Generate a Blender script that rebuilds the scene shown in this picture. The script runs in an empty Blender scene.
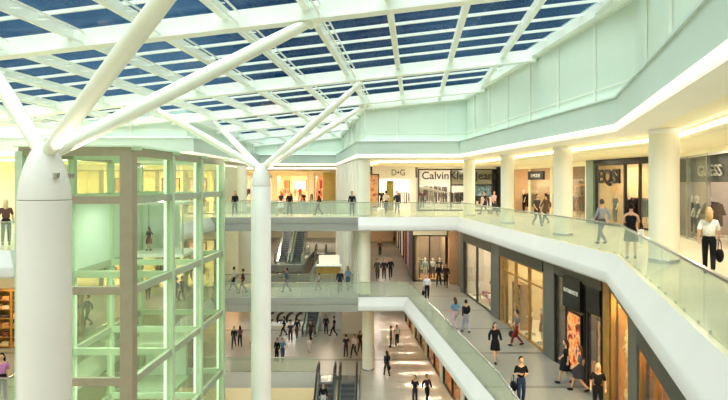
import bpy, bmesh, math, random
from mathutils import Vector, Matrix
random.seed(7)
SC = bpy.context.scene
COL = SC.collection
CAMZ = 2.4; F = 600.0; HOR = 182.0

# ------------------------------------------------------------------ materials
def lin(h):
    h = h.lstrip('#')
    v = [int(h[i:i+2], 16)/255 for i in (0, 2, 4)]
    return tuple(c/12.92 if c <= .04045 else ((c+.055)/1.055)**2.4 for c in v)
MATS = {}
def mat(key, hexc, rough=.5, metal=0, var=.06, scale=3.0, emit=0, bump=0, spec=.4):
    """procedural surface: base colour with a soft noise variation"""
    k = (key,)
    if k in MATS: return MATS[k]
    m = bpy.data.materials.new(key); m.use_nodes = True
    nt = m.node_tree; b = nt.nodes['Principled BSDF']
    c = lin(hexc)
    tc = nt.nodes.new('ShaderNodeTexCoord'); nz = nt.nodes.new('ShaderNodeTexNoise')
    nz.inputs['Scale'].default_value = scale; nz.inputs['Detail'].default_value = 3
    nt.links.new(tc.outputs['Object'], nz.inputs['Vector'])
    r = nt.nodes.new('ShaderNodeValToRGB')
    r.color_ramp.elements[0].position = .3; r.color_ramp.elements[1].position = .7
    r.color_ramp.elements[0].color = (*[x*(1-var) for x in c], 1)
    r.color_ramp.elements[1].color = (*[min(1, x*(1+var)) for x in c], 1)
    nt.links.new(nz.outputs['Fac'], r.inputs['Fac'])
    nt.links.new(r.outputs['Color'], b.inputs['Base Color'])
    b.inputs['Roughness'].default_value = rough; b.inputs['Metallic'].default_value = metal
    b.inputs['Specular IOR Level'].default_value = spec
    if emit:
        nt.links.new(r.outputs['Color'], b.inputs['Emission Color']); b.inputs['Emission Strength'].default_value = emit
    if bump:
        bp = nt.nodes.new('ShaderNodeBump'); bp.inputs['Strength'].default_value = bump
        nt.links.new(nz.outputs['Fac'], bp.inputs['Height']); nt.links.new(bp.outputs['Normal'], b.inputs['Normal'])
    MATS[k] = m
    return m
def glass(key, tint, haze=.12, hazecol='#dfeede', gloss=.08, rough=.05):
    """architectural glass: tinted transmission, a little haze and a little mirror"""
    k = (key,)
    if k in MATS: return MATS[k]
    m = bpy.data.materials.new(key); m.use_nodes = True
    nt = m.node_tree; nt.nodes.clear()
    out = nt.nodes.new('ShaderNodeOutputMaterial')
    tr = nt.nodes.new('ShaderNodeBsdfTransparent'); tr.inputs[0].default_value = (*lin(tint), 1)
    df = nt.nodes.new('ShaderNodeBsdfDiffuse')
    tc = nt.nodes.new('ShaderNodeTexCoord'); nz = nt.nodes.new('ShaderNodeTexNoise'); nz.inputs['Scale'].default_value = .6
    nt.links.new(tc.outputs['Object'], nz.inputs['Vector'])
    hc = lin(hazecol)
    mx = nt.nodes.new('ShaderNodeMix'); mx.data_type = 'RGBA'
    mx.inputs[6].default_value = (*[v*.9 for v in hc], 1); mx.inputs[7].default_value = (*hc, 1)
    nt.links.new(nz.outputs['Fac'], mx.inputs[0]); nt.links.new(mx.outputs[2], df.inputs[0])
    gl = nt.nodes.new('ShaderNodeBsdfGlossy'); gl.inputs['Roughness'].default_value = rough
    lw = nt.nodes.new('ShaderNodeLayerWeight'); lw.inputs[0].default_value = .35
    mu = nt.nodes.new('ShaderNodeMath'); mu.operation = 'MULTIPLY_ADD'; mu.inputs[1].default_value = gloss*2; mu.inputs[2].default_value = gloss*.5
    nt.links.new(lw.outputs['Fresnel'], mu.inputs[0])
    a = nt.nodes.new('ShaderNodeMixShader'); a.inputs[0].default_value = haze
    nt.links.new(tr.outputs[0], a.inputs[1]); nt.links.new(df.outputs[0], a.inputs[2])
    b = nt.nodes.new('ShaderNodeMixShader')
    nt.links.new(mu.outputs[0], b.inputs[0]); nt.links.new(a.outputs[0], b.inputs[1]); nt.links.new(gl.outputs[0], b.inputs[2])
    nt.links.new(b.outputs[0], out.inputs[0])
    MATS[k] = m
    return m
def floor_mat(key, hexc, tile=1.2, line='#8a867a', band=0, bandcol='#5f5b52', rough=.25, mortar=.006):
    k = (key,)
    if k in MATS: return MATS[k]
    m = mat(key, hexc, rough, var=.05, scale=.8)
    nt = m.node_tree; b = nt.nodes['Principled BSDF']
    tc = nt.nodes.new('ShaderNodeTexCoord'); br = nt.nodes.new('ShaderNodeTexBrick')
    nt.links.new(tc.outputs['Object'], br.inputs['Vector'])
    br.offset = 0; br.inputs['Scale'].default_value = 1/tile; br.inputs['Mortar Size'].default_value = mortar
    br.inputs['Brick Width'].default_value = 1; br.inputs['Row Height'].default_value = 1
    c = lin(hexc)
    br.inputs['Color1'].default_value = (*[v*.96 for v in c], 1); br.inputs['Color2'].default_value = (*[min(1, v*1.04) for v in c], 1)
    br.inputs['Mortar'].default_value = (*lin(line), 1)
    last = br.outputs['Color']
    if band:
        sp = nt.nodes.new('ShaderNodeSeparateXYZ'); nt.links.new(tc.outputs['Object'], sp.inputs[0])
        d = nt.nodes.new('ShaderNodeMath'); d.operation = 'DIVIDE'; d.inputs[1].default_value = band
        fr = nt.nodes.new('ShaderNodeMath'); fr.operation = 'FRACT'
        lt = nt.nodes.new('ShaderNodeMath'); lt.operation = 'LESS_THAN'; lt.inputs[1].default_value = .055
        nt.links.new(sp.outputs[1], d.inputs[0]); nt.links.new(d.outputs[0], fr.inputs[0]); nt.links.new(fr.outputs[0], lt.inputs[0])
        mx = nt.nodes.new('ShaderNodeMix'); mx.data_type = 'RGBA'; mx.inputs[7].default_value = (*lin(bandcol), 1)
        nt.links.new(lt.outputs[0], mx.inputs[0]); nt.links.new(last, mx.inputs[6]); last = mx.outputs[2]
    nt.links.new(last, b.inputs['Base Color'])
    return m
def blotch(key, cols, scale=4, emit=0, distort=1.5, rough=.5, stretch=(1, 1, 1)):
    """printed picture / patterned fabric: abstract patches of colour"""
    k = (key,)
    if k in MATS: return MATS[k]
    m = bpy.data.materials.new(key); m.use_nodes = True
    nt = m.node_tree; b = nt.nodes['Principled BSDF']; b.inputs['Roughness'].default_value = rough
    tc = nt.nodes.new('ShaderNodeTexCoord'); mp = nt.nodes.new('ShaderNodeMapping'); mp.inputs['Scale'].default_value = stretch
    nz = nt.nodes.new('ShaderNodeTexNoise')
    nz.inputs['Scale'].default_value = scale; nz.inputs['Detail'].default_value = 2; nz.inputs['Distortion'].default_value = distort
    nt.links.new(tc.outputs['Object'], mp.inputs[0]); nt.links.new(mp.outputs[0], nz.inputs['Vector'])
    r = nt.nodes.new('ShaderNodeValToRGB'); cr = r.color_ramp
    n = len(cols)
    while len(cr.elements) < n: cr.elements.new(.5)
    for i, c in enumerate(cols):
        cr.elements[i].position = .3+.4*i/(n-1); cr.elements[i].color = (*lin(c), 1)
    nt.links.new(nz.outputs['Fac'], r.inputs['Fac']); nt.links.new(r.outputs['Color'], b.inputs['Base Color'])
    if emit:
        nt.links.new(r.outputs['Color'], b.inputs['Emission Color']); b.inputs['Emission Strength'].default_value = emit
    MATS[k] = m
    return m

# ------------------------------------------------------------------ mesh builder
class MB:
    def __init__(s): s.v = []; s.f = []; s.m = []
    def add(s, vs, fs, mi=0):
        b = len(s.v); s.v += [tuple(v) for v in vs]; s.f += [tuple(b+i for i in f) for f in fs]; s.m += [mi]*len(fs); return s
    def box(s, c, d, rz=0, mi=0):
        x, y, z = (q/2 for q in d); ca, sa = math.cos(rz), math.sin(rz)
        vs = []
        for sx, sy, sz in ((-1,-1,-1),(1,-1,-1),(1,1,-1),(-1,1,-1),(-1,-1,1),(1,-1,1),(1,1,1),(-1,1,1)):
            px, py = sx*x, sy*y
            vs.append((c[0]+px*ca-py*sa, c[1]+px*sa+py*ca, c[2]+sz*z))
        return s.add(vs, [(0,3,2,1),(4,5,6,7),(0,1,5,4),(1,2,6,5),(2,3,7,6),(3,0,4,7)], mi)
    def bar(s, p, q, w, h, up=(0,0,1), mi=0, drop=0):
        """rectangular bar between two points; top edge lies on the line when drop=1"""
        p, q = Vector(p), Vector(q); d = (q-p).normalized(); u = Vector(up)
        sd = d.cross(u).normalized(); u = sd.cross(d).normalized()
        o = -u*h*.5*drop
        vs = [e+o+sd*a*w/2+u*b*h/2 for e in (p, q) for a, b in ((-1,-1),(1,-1),(1,1),(-1,1))]
        return s.add(vs, [(0,3,2,1),(4,5,6,7),(0,1,5,4),(1,2,6,5),(2,3,7,6),(3,0,4,7)], mi)
    def cyl(s, p, q, r0, r1=None, n=16, caps=True, mi=0):
        r1 = r0 if r1 is None else r1
        p, q = Vector(p), Vector(q); d = (q-p).normalized()
        a = d.orthogonal().normalized(); b = d.cross(a)
        vs = []
        for e, r in ((p, r0), (q, r1)):
            for i in range(n):
                t = 2*math.pi*i/n; vs.append(e+(a*math.cos(t)+b*math.sin(t))*r)
        fs = [(i, (i+1) % n, n+(i+1) % n, n+i) for i in range(n)]
        if caps: fs += [tuple(reversed(range(n))), tuple(range(n, 2*n))]
        return s.add(vs, fs, mi)
    def tube(s, pts, r, n=8, mi=0, up=None):
        pts = [Vector(p) for p in pts]; rs = r if isinstance(r, (list, tuple)) else [r]*len(pts)
        vs = []; prev = None
        for i, p in enumerate(pts):
            d = (pts[min(i+1, len(pts)-1)]-pts[max(i-1, 0)]).normalized()
            a = d.orthogonal().normalized() if prev is None else (prev-d*prev.dot(d)).normalized()
            prev = a; b = d.cross(a)
            for k in range(n):
                t = 2*math.pi*k/n; vs.append(p+(a*math.cos(t)+b*math.sin(t))*rs[i])
        fs = [(i*n+k, i*n+(k+1) % n, (i+1)*n+(k+1) % n, (i+1)*n+k) for i in range(len(pts)-1) for k in range(n)]
        fs += [tuple(reversed(range(n))), tuple(range((len(pts)-1)*n, len(pts)*n))]
        return s.add(vs, fs, mi)
    def lathe(s, prof, c=(0,0,0), n=24, sx=1, sy=1, mi=0):
        vs = [(c[0]+r*sx*math.cos(2*math.pi*k/n), c[1]+r*sy*math.sin(2*math.pi*k/n), c[2]+z) for r, z in prof for k in range(n)]
        fs = [(i*n+k, i*n+(k+1) % n, (i+1)*n+(k+1) % n, (i+1)*n+k) for i in range(len(prof)-1) for k in range(n)]
        fs += [tuple(reversed(range(n))), tuple(range((len(prof)-1)*n, len(prof)*n))]
        return s.add(vs, fs, mi)
    def prism(s, poly, z0, z1, mi=0):
        n = len(poly)
        A = sum(poly[i][0]*poly[(i+1) % n][1]-poly[(i+1) % n][0]*poly[i][1] for i in range(n))
        if A < 0: poly = poly[::-1]
        vs = [(x, y, z0) for x, y in poly]+[(x, y, z1) for x, y in poly]
        fs = [(i, (i+1) % n, n+(i+1) % n, n+i) for i in range(n)]
        fs += [tuple(reversed(range(n))), tuple(range(n, 2*n))]
        return s.add(vs, fs, mi)
    def sweep(s, line, prof, mi=0):
        """closed profile [(offset to the void side, z)] carried along a plan polyline"""
        n = len(prof); vs = []
        for i in range(len(line)):
            m = miter(line, i)
            vs += [(line[i][0]+m[0]*o, line[i][1]+m[1]*o, z) for o, z in prof]
        fs = [(i*n+k, i*n+(k+1) % n, (i+1)*n+(k+1) % n, (i+1)*n+k) for i in range(len(line)-1) for k in range(n)]
        fs += [tuple(range(n)), tuple(reversed(range((len(line)-1)*n, len(line)*n)))]
        return s.add(vs, fs, mi)
    def sphere(s, c, r, n=10, m=6, sc=(1,1,1), mi=0):
        prof = [(max(.02, math.sin(math.pi*i/m))*r, -math.cos(math.pi*i/m)*r*sc[2]) for i in range(m+1)]
        return s.lathe(prof, c, n, sc[0], sc[1], mi)
    def mesh(s, name, mats, smooth=False):
        me = bpy.data.meshes.new(name); me.from_pydata(s.v, [], s.f)
        for x in (mats if isinstance(mats, (list, tuple)) else [mats]): me.materials.append(x)
        if any(s.m): me.polygons.foreach_set('material_index', s.m)
        bm = bmesh.new(); bm.from_mesh(me); bmesh.ops.recalc_face_normals(bm, faces=bm.faces); bm.to_mesh(me); bm.free()
        if smooth:
            me.polygons.foreach_set('use_smooth', [True]*len(me.polygons))
            try: me.set_sharp_from_angle(angle=math.radians(40))
            except Exception: pass
        me.update(); return me
    def build(s, name, mats, parent=None, smooth=False, label=None):
        return place(name, s.mesh(name, mats, smooth), parent, label)
def place(name, me, parent=None, label=None):
    o = bpy.data.objects.new(name, me); COL.objects.link(o)
    if parent is not None:
        o.parent = parent; o.matrix_parent_inverse = mpi(parent)
    if label: o['label'] = label
    return o
def mpi(parent):
    """meshes are written in world coordinates: undo the thing's own placement"""
    return Matrix.Identity(4) if parent.parent is not None else parent.matrix_basis.inverted()
def miter(line, i):
    def rn(a, b):
        d = Vector((b[0]-a[0], b[1]-a[1])).normalized(); return Vector((d.y, -d.x))
    if i == 0: return rn(line[0], line[1])
    if i == len(line)-1: return rn(line[-2], line[-1])
    a, b = rn(line[i-1], line[i]), rn(line[i], line[i+1]); m = (a+b).normalized()
    return m/max(.3, m.dot(a))
def offset(line, o): return [(line[i][0]+miter(line, i)[0]*o, line[i][1]+miter(line, i)[1]*o) for i in range(len(line))]
def tag(o, label, cat, group=None, kind='thing'):
    o['label'] = label; o['category'] = cat
    if group: o['group'] = group
    if kind: o['kind'] = kind
    return o
def thing(name, label, cat, loc=(0,0,0), rz=0, group=None):
    o = bpy.data.objects.new(name, None); COL.objects.link(o); o.location = loc; o.rotation_euler = (0,0,rz)
    o.empty_display_size = .2
    return tag(o, label, cat, group)
def local_part(name, me, parent, label=None):
    """a part whose mesh is already in its thing's local frame"""
    o = bpy.data.objects.new(name, me); COL.objects.link(o); o.parent = parent
    if label: o['label'] = label
    return o
def struct(name, mb, m, smooth=False):
    o = mb.build(name, m, None, smooth); o['kind'] = 'structure'; return o
def lamp(loc, size, power, col='#fff1d8', d=(0,0,-1), sy=None, shape=None, spread=180):
    l = bpy.data.lights.new('room_light', 'AREA'); l.energy = power; l.color = lin(col)
    if sy: l.shape = 'RECTANGLE'; l.size = size; l.size_y = sy
    else: l.shape = 'DISK'; l.size = size
    l.spread = math.radians(spread)
    o = bpy.data.objects.new('room_light', l); COL.objects.link(o); o.location = loc
    o.rotation_euler = Vector(d).to_track_quat('-Z', 'Y').to_euler()
    return o
def at(x, y, z):
    D = (CAMZ-z)*F/(y-HOR); return ((x-364)/F*D, D, z)

# ------------------------------------------------------------------ palette
M_wall = mat('plaster_pale_green', '#d2e1d3', .6, var=.02, scale=.5)
M_fascia = mat('fascia_pale_aqua', '#ccdcd2', .5, var=.02, scale=.5)
M_white = mat('painted_white', '#f3f0ea', .45, var=.015, scale=.7)
M_slab = mat('slab_edge_white', '#dedad8', .4, var=.02, scale=.7)
M_cream = mat('ceiling_cream', '#f3ebce', .6, var=.02, scale=.6)
M_column = mat('column_ivory', '#f4eedc', .4, var=.02, scale=.8)
M_treecol = mat('tree_column_white', '#efeae6', .4, var=.03, scale=.6)
M_branch = mat('branch_white_enamel', '#f5f6e6', .35, var=.03, scale=.8)
M_steel = mat('roof_steel_white', '#f2f7ec', .45, var=.03, scale=.8)
M_bridge = mat('bridge_grey_cladding', '#a3a39d', .4, var=.05, scale=.8)
M_graypil = mat('stone_grey_green', '#62625a', .5, var=.08, scale=2)
M_dark = mat('charcoal_metal', '#2b2926', .35, .2, var=.1)
M_black = mat('black_lacquer', '#141210', .3, var=.1)
M_wood = mat('oak_veneer', '#a5793a', .45, var=.18, scale=2.5)
M_metal = mat('brushed_steel', '#c3c6c4', .25, .9, var=.04)
M_ltgreen = mat('post_pale_green', '#c3d6b8', .3, var=.04)
M_brown = mat('frame_bronze_grey', '#a59b85', .4, .2, var=.05)
M_rubber = mat('black_rubber', '#1a1a1c', .5, var=.1)
M_step = mat('escalator_step_grey', '#6d6e6f', .35, .5, var=.08)
M_led = mat('led_strip', '#fff6e2', .5, emit=3, var=0)
M_lamp = mat('lamp_diffuser', '#fff2d6', .5, emit=6, var=0)
G_rail = glass('rail_glass', '#f6fbf4', .20, '#f2f6ea', .05)
G_tower = glass('tower_glass', '#f5faf0', .05, '#e4efdc', .05)
G_frost = glass('frosted_glass', '#e4f6e6', .8, '#eefcf2', .05, .3)
G_shop = glass('shop_glass', '#f2f5ee', .03, '#ffffff', .08)
G_roof = glass('roof_glass', '#e1eaec', .0, '#9fb6d0', .02)
FM_up = floor_mat('floor_upper_travertine', '#ebe3c2', 1.5, '#d6cda6', rough=.2)
FM_mid = floor_mat('floor_middle_stone', '#85837a', 1.2, '#79776e', band=4.6, rough=.28)
FM_low = floor_mat('floor_lower_stone', '#aaa295', 1.2, '#989083', band=9, bandcol='#8b8478', rough=.25)

# ------------------------------------------------------------------ plan lines (void lies on the right hand side)
E_U = [(-.4, 41), (6.56, 41), (8.28, 19.7), (4.94, 8.14), (2.0, -2.0)]
E_M = [(-.4, 41.2), (3.0, 41.2), (4.75, 21.7), (4.85, 6.5)]
E_B = [(-24, 38), (-10.8, 38), (-10.8, 62), (-2.9, 62), (-.45, 41.3), (6.56, 41), (8.28, 19.7), (4.94, 8.14), (2.0, -2.0)]
E_L = [(-24, 21), (-12.4, 21), (-12.4, 31.2), (-10.5, 31.2), (-10.5, 41)]
ZU, ZM, ZL, ZB = 0.0, -5.5, -11.0, -16.5
SLOPE = .0943
def roofz(x, y): return CAMZ+6.15+SLOPE*((x-7.1)-.085*(y-41))

# ------------------------------------------------------------------ floors, slabs, ceilings
up_r = E_U+[(30, -2), (30, 85), (.45, 85), (.45, 62), (-.4, 62)]
struct('floor_upper', MB().prism(up_r, -.3, ZU), FM_up)
struct('ceiling_middle', MB().prism(offset(E_U, -.05)+[(30, -2), (30, 85), (.45, 85), (.45, 62), (-.35, 62)], -.95, -.31), M_cream)
up_l = E_L+[(-10.5, 45), (-10.8, 45), (-10.8, 85), (-24, 85)]
struct('floor_upper', MB().prism(up_l, -.3, ZU), FM_up)
struct('ceiling_middle', MB().prism(up_l, -.95, -.31), M_cream)
struct('floor_upper', MB().prism([(-10.8, 70), (-2.9, 70), (-2.9, 85), (-10.8, 85)], -.3, ZU), FM_up)
struct('floor_middle', MB().prism(E_M+[(30, 6.5), (30, 85), (.45, 85), (.45, 60), (-.4, 60)], ZM-.3, ZM), FM_mid)
struct('ceiling_lower', MB().prism(offset(E_M, -.05)+[(30, 6.5), (30, 85), (.45, 85), (.45, 60), (-.35, 60)], ZM-.95, ZM-.31), M_cream)
struct('floor_middle', MB().prism(up_l, ZM-.3, ZM), FM_mid)
struct('ceiling_lower', MB().prism(up_l, ZM-.95, ZM-.31), M_cream)
struct('floor_middle', MB().prism([(-10.8, 57), (-5.8, 57), (-5.8, 67.5), (-2.9, 67.5), (-2.9, 85), (-10.8, 85)], ZM-.6, ZM), FM_mid)
struct('floor_lower', MB().prism([(-24, 42.3), (-3.3, 42.3), (-3.3, 41.5), (-.35, 41.5), (-.35, 24), (30, 24), (30, 85), (-24, 85)], ZL-.3, ZL), FM_low)
struct('ceiling_basement', MB().prism([(-24, 42.4), (-3.3, 42.4), (-3.3, 41.6), (-.3, 41.6), (-.3, 24.1), (30, 24.1), (30, 85), (-24, 85)], ZL-1.1, ZL-.31), M_cream)
struct('floor_basement', MB().prism([(-24, -3), (30, -3), (30, 85), (-24, 85)], ZB-.3, ZB), floor_mat('floor_basement_marble', '#e6e2d8', 1.2, '#d4cfc2'))

# slab edges
def edge_profile(z): return [(-.06, z-.02), (.0, z+.0), (.30, z-.52), (.34, z-.58), (.34, z-.86), (.28, z-.93), (-.06, z-.95)]
struct('trim_1', MB().sweep(E_U, edge_profile(ZU)), M_slab, True)
struct('trim_2', MB().sweep(E_M, edge_profile(ZM)), M_slab, True)
struct('trim_3', MB().sweep(E_L, edge_profile(ZU)), M_slab, True)
struct('trim_4', MB().sweep(E_L, edge_profile(ZM)), M_slab, True)
struct('trim_5', MB().sweep([(-24, 42.3), (-3.3, 42.3)], [(-.06, ZL), (.1, ZL), (.1, ZL-.75), (.0, ZL-1.12), (-.06, ZL-1.12)]), M_slab, True)
struct('trim_6', MB().sweep([(-.35, 41.5), (-.35, 24)], [(-.06, ZL), (.06, ZL), (.06, ZL-1.1), (-.06, ZL-1.1)]), M_slab, True)
# bridges
for z in (ZU, ZM):
    struct('floor_bridge', MB().prism([(-10.45, 41), (-.4, 41), (-.4, 45), (-10.45, 45)], z-.16, z), M_bridge if z == ZM else FM_up)
    b = MB()
    for k, (o, z0, z1) in enumerate(((.02, -.16, -.02), (.05, -.42, -.16), (0.02, -.5, -.42), (.08, -.95, -.5))):
        b.prism([(-10.45, 41-o), (-.4, 41-o), (-.4, 45+o), (-10.45, 45+o)], z+z0, z+z1-.002)
    struct('trim_7', b, M_bridge)
# upper bulkhead
struct('trim_8', MB().sweep(E_B, [(-.8, 5.15), (.0, 5.15), (.0, 4.32), (-.8, 4.32)]), M_fascia)
struct('trim_9', MB().sweep(E_B, [(.0, 4.31), (.0, 4.06), (-.2, 3.99), (-.8, 3.97), (-.8, 4.31)]), M_white, True)
struct('trim_10', MB().sweep(E_B, [(.0, 5.153), (.06, 5.153), (.06, 5.22), (.0, 5.24), (-.6, 5.24), (-.6, 5.153)]), M_fascia, True)
inner = offset(E_B, -.8)
struct('ceiling_upper', MB().prism(inner+[(30, -2), (30, 85), (-24, 85)], 3.98, 4.12), M_cream)
inner2 = offset(E_B, -1.75)
struct('ceiling_upper', MB().prism(inner2+[(30, -2), (30, 84.9), (-24, 84.9)], 3.66, 3.975), M_cream)
# glow put into the bulkhead lip material; LED line lying in the ceiling step
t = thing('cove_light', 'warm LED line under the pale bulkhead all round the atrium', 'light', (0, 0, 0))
MB().sweep(E_B, [(.003, 4.31), (.05, 4.30), (.07, 4.24), (.06, 4.16), (.04, 4.1), (.003, 4.06)]).build('diffuser', mat('lip_diffuser', '#fff5e2', .5, emit=.6, var=0), t, True)  # lip emits in place of the light falling on it
t = thing('cove_light', 'warm LED line in the ceiling step behind the upper columns', 'light', (0, 0, 0))
MB().sweep(inner2, [(.0, 3.90), (.03, 3.90), (.03, 3.80), (.0, 3.80)]).build('led_strip', M_led, t)
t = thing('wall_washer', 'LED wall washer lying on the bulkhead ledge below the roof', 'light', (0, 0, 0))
MB().sweep(E_B, [(-.25, 5.245), (-.25, 5.27), (-.45, 5.27), (-.45, 5.245)]).build('led_strip', mat('washer_led', '#f6fff4', .5, emit=1.3, var=0), t)  # added strip, hidden on the ledge, lifting upper wall and beams
# upper walls rising to the roof
def upper_wall(name, a, b, i):
    d = Vector((b[0]-a[0], b[1]-a[1])); L = d.length; d.normalize(); n = Vector((-d.y, d.x)); k = max(2, int(L/1.5)); a = Vector(a)+d*.004; b = Vector(b)-d*.004; L -= .008
    vs = []
    for j in range(k+1):
        p = Vector(a)+d*L*j/k
        for o in (0, .3):
            q = p+n*o
            for z in (5.155, roofz(q.x, q.y)+.25): vs.append((q.x, q.y, z))
    fs = []
    for j in range(k):
        o = j*4; e = o+4
        fs += [(o, o+1, e+1, e), (o+2, e+2, e+3, o+3), (o+1, o+3, e+3, e+1), (o, e, e+2, o+2)]
    fs += [(0, 2, 3, 1), (k*4, k*4+1, k*4+3, k*4+2)]
    struct(name, MB().add(vs, fs), M_wall)
    m = MB()                                  # raised pilaster strips and panel frames
    step = 3.4; kk = int(L/step)
    for j in range(1, kk+1):
        p = Vector(a)+d*step*(j-.35)-n*.045; zt = roofz(p.x, p.y)
        m.box((p.x, p.y, (5.24+zt-.5)/2), (.12, .07, zt-.5-5.24), math.atan2(d.y, d.x))
    m2_ = mat('panel_frame_pale', '#dfe6d8', .55, var=.02)
    p, q = Vector(a)+d*.1-n*.02, Vector(b)-d*.1-n*.02
    m.bar((p.x, p.y, roofz(p.x, p.y)-.45), (q.x, q.y, roofz(q.x, q.y)-.45), .1, .16)
    m.bar((p.x, p.y, 5.8), (q.x, q.y, 5.8), .05, .08)
    struct('trim_%d' % (20+i), m, m2_)
wl = offset(E_B, -.6)
for i in range(len(wl)-1):
    upper_wall('wall_upper', wl[i], wl[i+1], i)
# fluted lift core beside the bridges, columns of the core
for nm, z0, z1, pl in (('wall_core', ZM, 3.97, [(-2.9, 62), (-.5, 42.4), (.45, 42.4), (.45, 62)]),
                       ('wall_core', ZL, ZM-.3, [(-2.9, 62), (-1.95, 53), (.3, 53), (.3, 62)])):
    struct(nm, MB().prism(pl, z0, z1), M_white)
m = MB()
for z0, z1 in ((ZU+.02, 3.9), (ZM+.02, ZU-.97)):
    for k in range(9):
        f = (k+.5)/9; p = Vector((-2.9, 62)).lerp(Vector((-.5, 42.4)), f)
        m.box((p.x-.03, p.y, (z0+z1)/2), (.12, .5, z1-z0), .122)
struct('trim_40', m, M_column)
# outer shell
for nm, pl, z0, z1 in (('wall_left', [(-24.3, -3), (-24, -3), (-24, 85), (-24.3, 85)], ZB, 7), ('wall_right', [(30, -3), (30.3, -3), (30.3, 85), (30, 85)], ZB, 4.1),
                       ('wall_far', [(-24, 85), (30, 85), (30, 85.3), (-24, 85.3)], ZB, 4.1), ('wall_back', [(-24, -3.3), (30, -3.3), (30, -3), (-24, -3)], ZB, 10)):
    struct(nm, MB().prism(pl, z0, z1), M_cream)
struct('wall_basement', MB().prism([(-24, 47), (30, 47), (30, 47.3), (-24, 47.3)], ZB, ZL-1.1), M_cream)

# ------------------------------------------------------------------ glazed roof
def pip(x, y, poly):
    r = False; j = len(poly)-1
    for i in range(len(poly)):
        a, b = poly[i], poly[j]
        if (a[1] > y) != (b[1] > y) and x < (b[0]-a[0])*(y-a[1])/(b[1]-a[1])+a[0]: r = not r
        j = i
    return r
VOID = offset(E_B, -.55)+[(-24, -2)]
def runs(f, s0, s1, st=.1):
    out = []; cur = None; s = s0
    while s <= s1:
        x, y = f(s)
        if pip(x, y, VOID):
            cur = [s, s] if cur is None else [cur[0], s]
        elif cur is not None:
            out.append(cur); cur = None
        s += st
    if cur: out.append(cur)
    return [r for r in out if r[1]-r[0] > .4]
roof = thing('atrium_skylight', 'dark blue glazed roof carried on white steel beams over the atrium', 'roof', (0, 0, 6))
BY = [7.0, 18.0, 29.0, 37.5, 45.0, 52.5, 60.0]
for y0 in BY:
    f = lambda s: (s, y0-.085*s)
    for a, b in runs(f, -22, 12):
        p, q = f(a), f(b); mm = MB()
        mm.bar((*p, roofz(*p)-.1), (*q, roofz(*q)-.1), .36, .5, drop=1)
        mm.bar((*p, roofz(*p)-.6), (*q, roofz(*q)-.6), .5, .06, drop=1)
        mm.build('main_beam', M_steel, roof)
ew = offset(E_B, -.42)
for i in range(len(ew)-1):                             # white edge beam where the glass meets the upper walls
    a, b = Vector(ew[i]), Vector(ew[i+1])
    MB().bar((a.x, a.y, roofz(*a)-.02), (b.x, b.y, roofz(*b)-.02), .32, .42, drop=1).build('edge_beam', M_steel, roof)
RX = [6.6-2.47*k for k in range(-1, 12)]
for bi, b0 in enumerate(RX):
    f = lambda s: (b0+.085*(s-29), s)
    for a, b in runs(f, 1, 61.5):
        p, q = f(a), f(b)
        mm = MB().bar((*p, roofz(*p)-.05), (*q, roofz(*q)-.05), .2, .3, drop=1)
        rf = mm.build('rafter', M_steel, roof)
        if bi >= 4:                                   # light lattice chord beside the rafter
            mm = MB()
            P = lambda s, o, dz: (f(s)[0]+o, s, roofz(*f(s))-dz)
            mm.bar(P(a, .42, .15), P(b, .42, .15), .05, .05); mm.bar(P(a, .42, .5), P(b, .42, .5), .05, .05)
            s = a+.4; k = 0
            while s < b-1.2:
                mm.bar(P(s, .42, .15), P(s, .42, .5), .03, .03)
                mm.bar(P(s, .0, .25), P(s, .42, .25), .035, .035); s += 1.1; k += 1
            mm.build('lattice_chord', M_steel, rf)
ys = []
for i in range(len(BY)-1):
    n = 6 if i < 2 else 4
    ys += [(BY[i]+(BY[i+1]-BY[i])*k/n) for k in range(1, n)]
for y0 in [2.5, 4.7]+ys:
    f = lambda s: (s, y0-.085*s)
    for a, b in runs(f, -22, 12):
        p, q = f(a), f(b)
        MB().bar((*p, roofz(*p)-.02), (*q, roofz(*q)-.02), .09, .1, drop=1).build('glazing_bar', M_steel, roof)
yb = [0.0]+BY+[61.6]
for i in range(len(yb)-1):
    for k in range(len(RX)-1):
        b1, b0 = RX[k], RX[k+1]
        xm = (b0+b1)/2+.085*((yb[i]+yb[i+1])/2-29); ym = (yb[i]+yb[i+1])/2-.085*xm
        if not any(pip(xm+dx, ym+dy, VOID) for dx in (-1, 0, 1) for dy in (-4, 0, 4)): continue
        vs = []
        for bb, yy in ((b0, yb[i]), (b1, yb[i]), (b1, yb[i+1]), (b0, yb[i+1])):
            x = bb+.085*(yy-29); y = yy-.085*x; vs.append(Vector((x, y, roofz(x, y)+.03)))
        up = Vector((0, 0, .025))
        MB().add(vs+[v+up for v in vs], [(0,3,2,1),(4,5,6,7),(0,1,5,4),(1,2,6,5),(2,3,7,6),(3,0,4,7)]).build('glass_pane', G_roof, roof)

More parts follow.
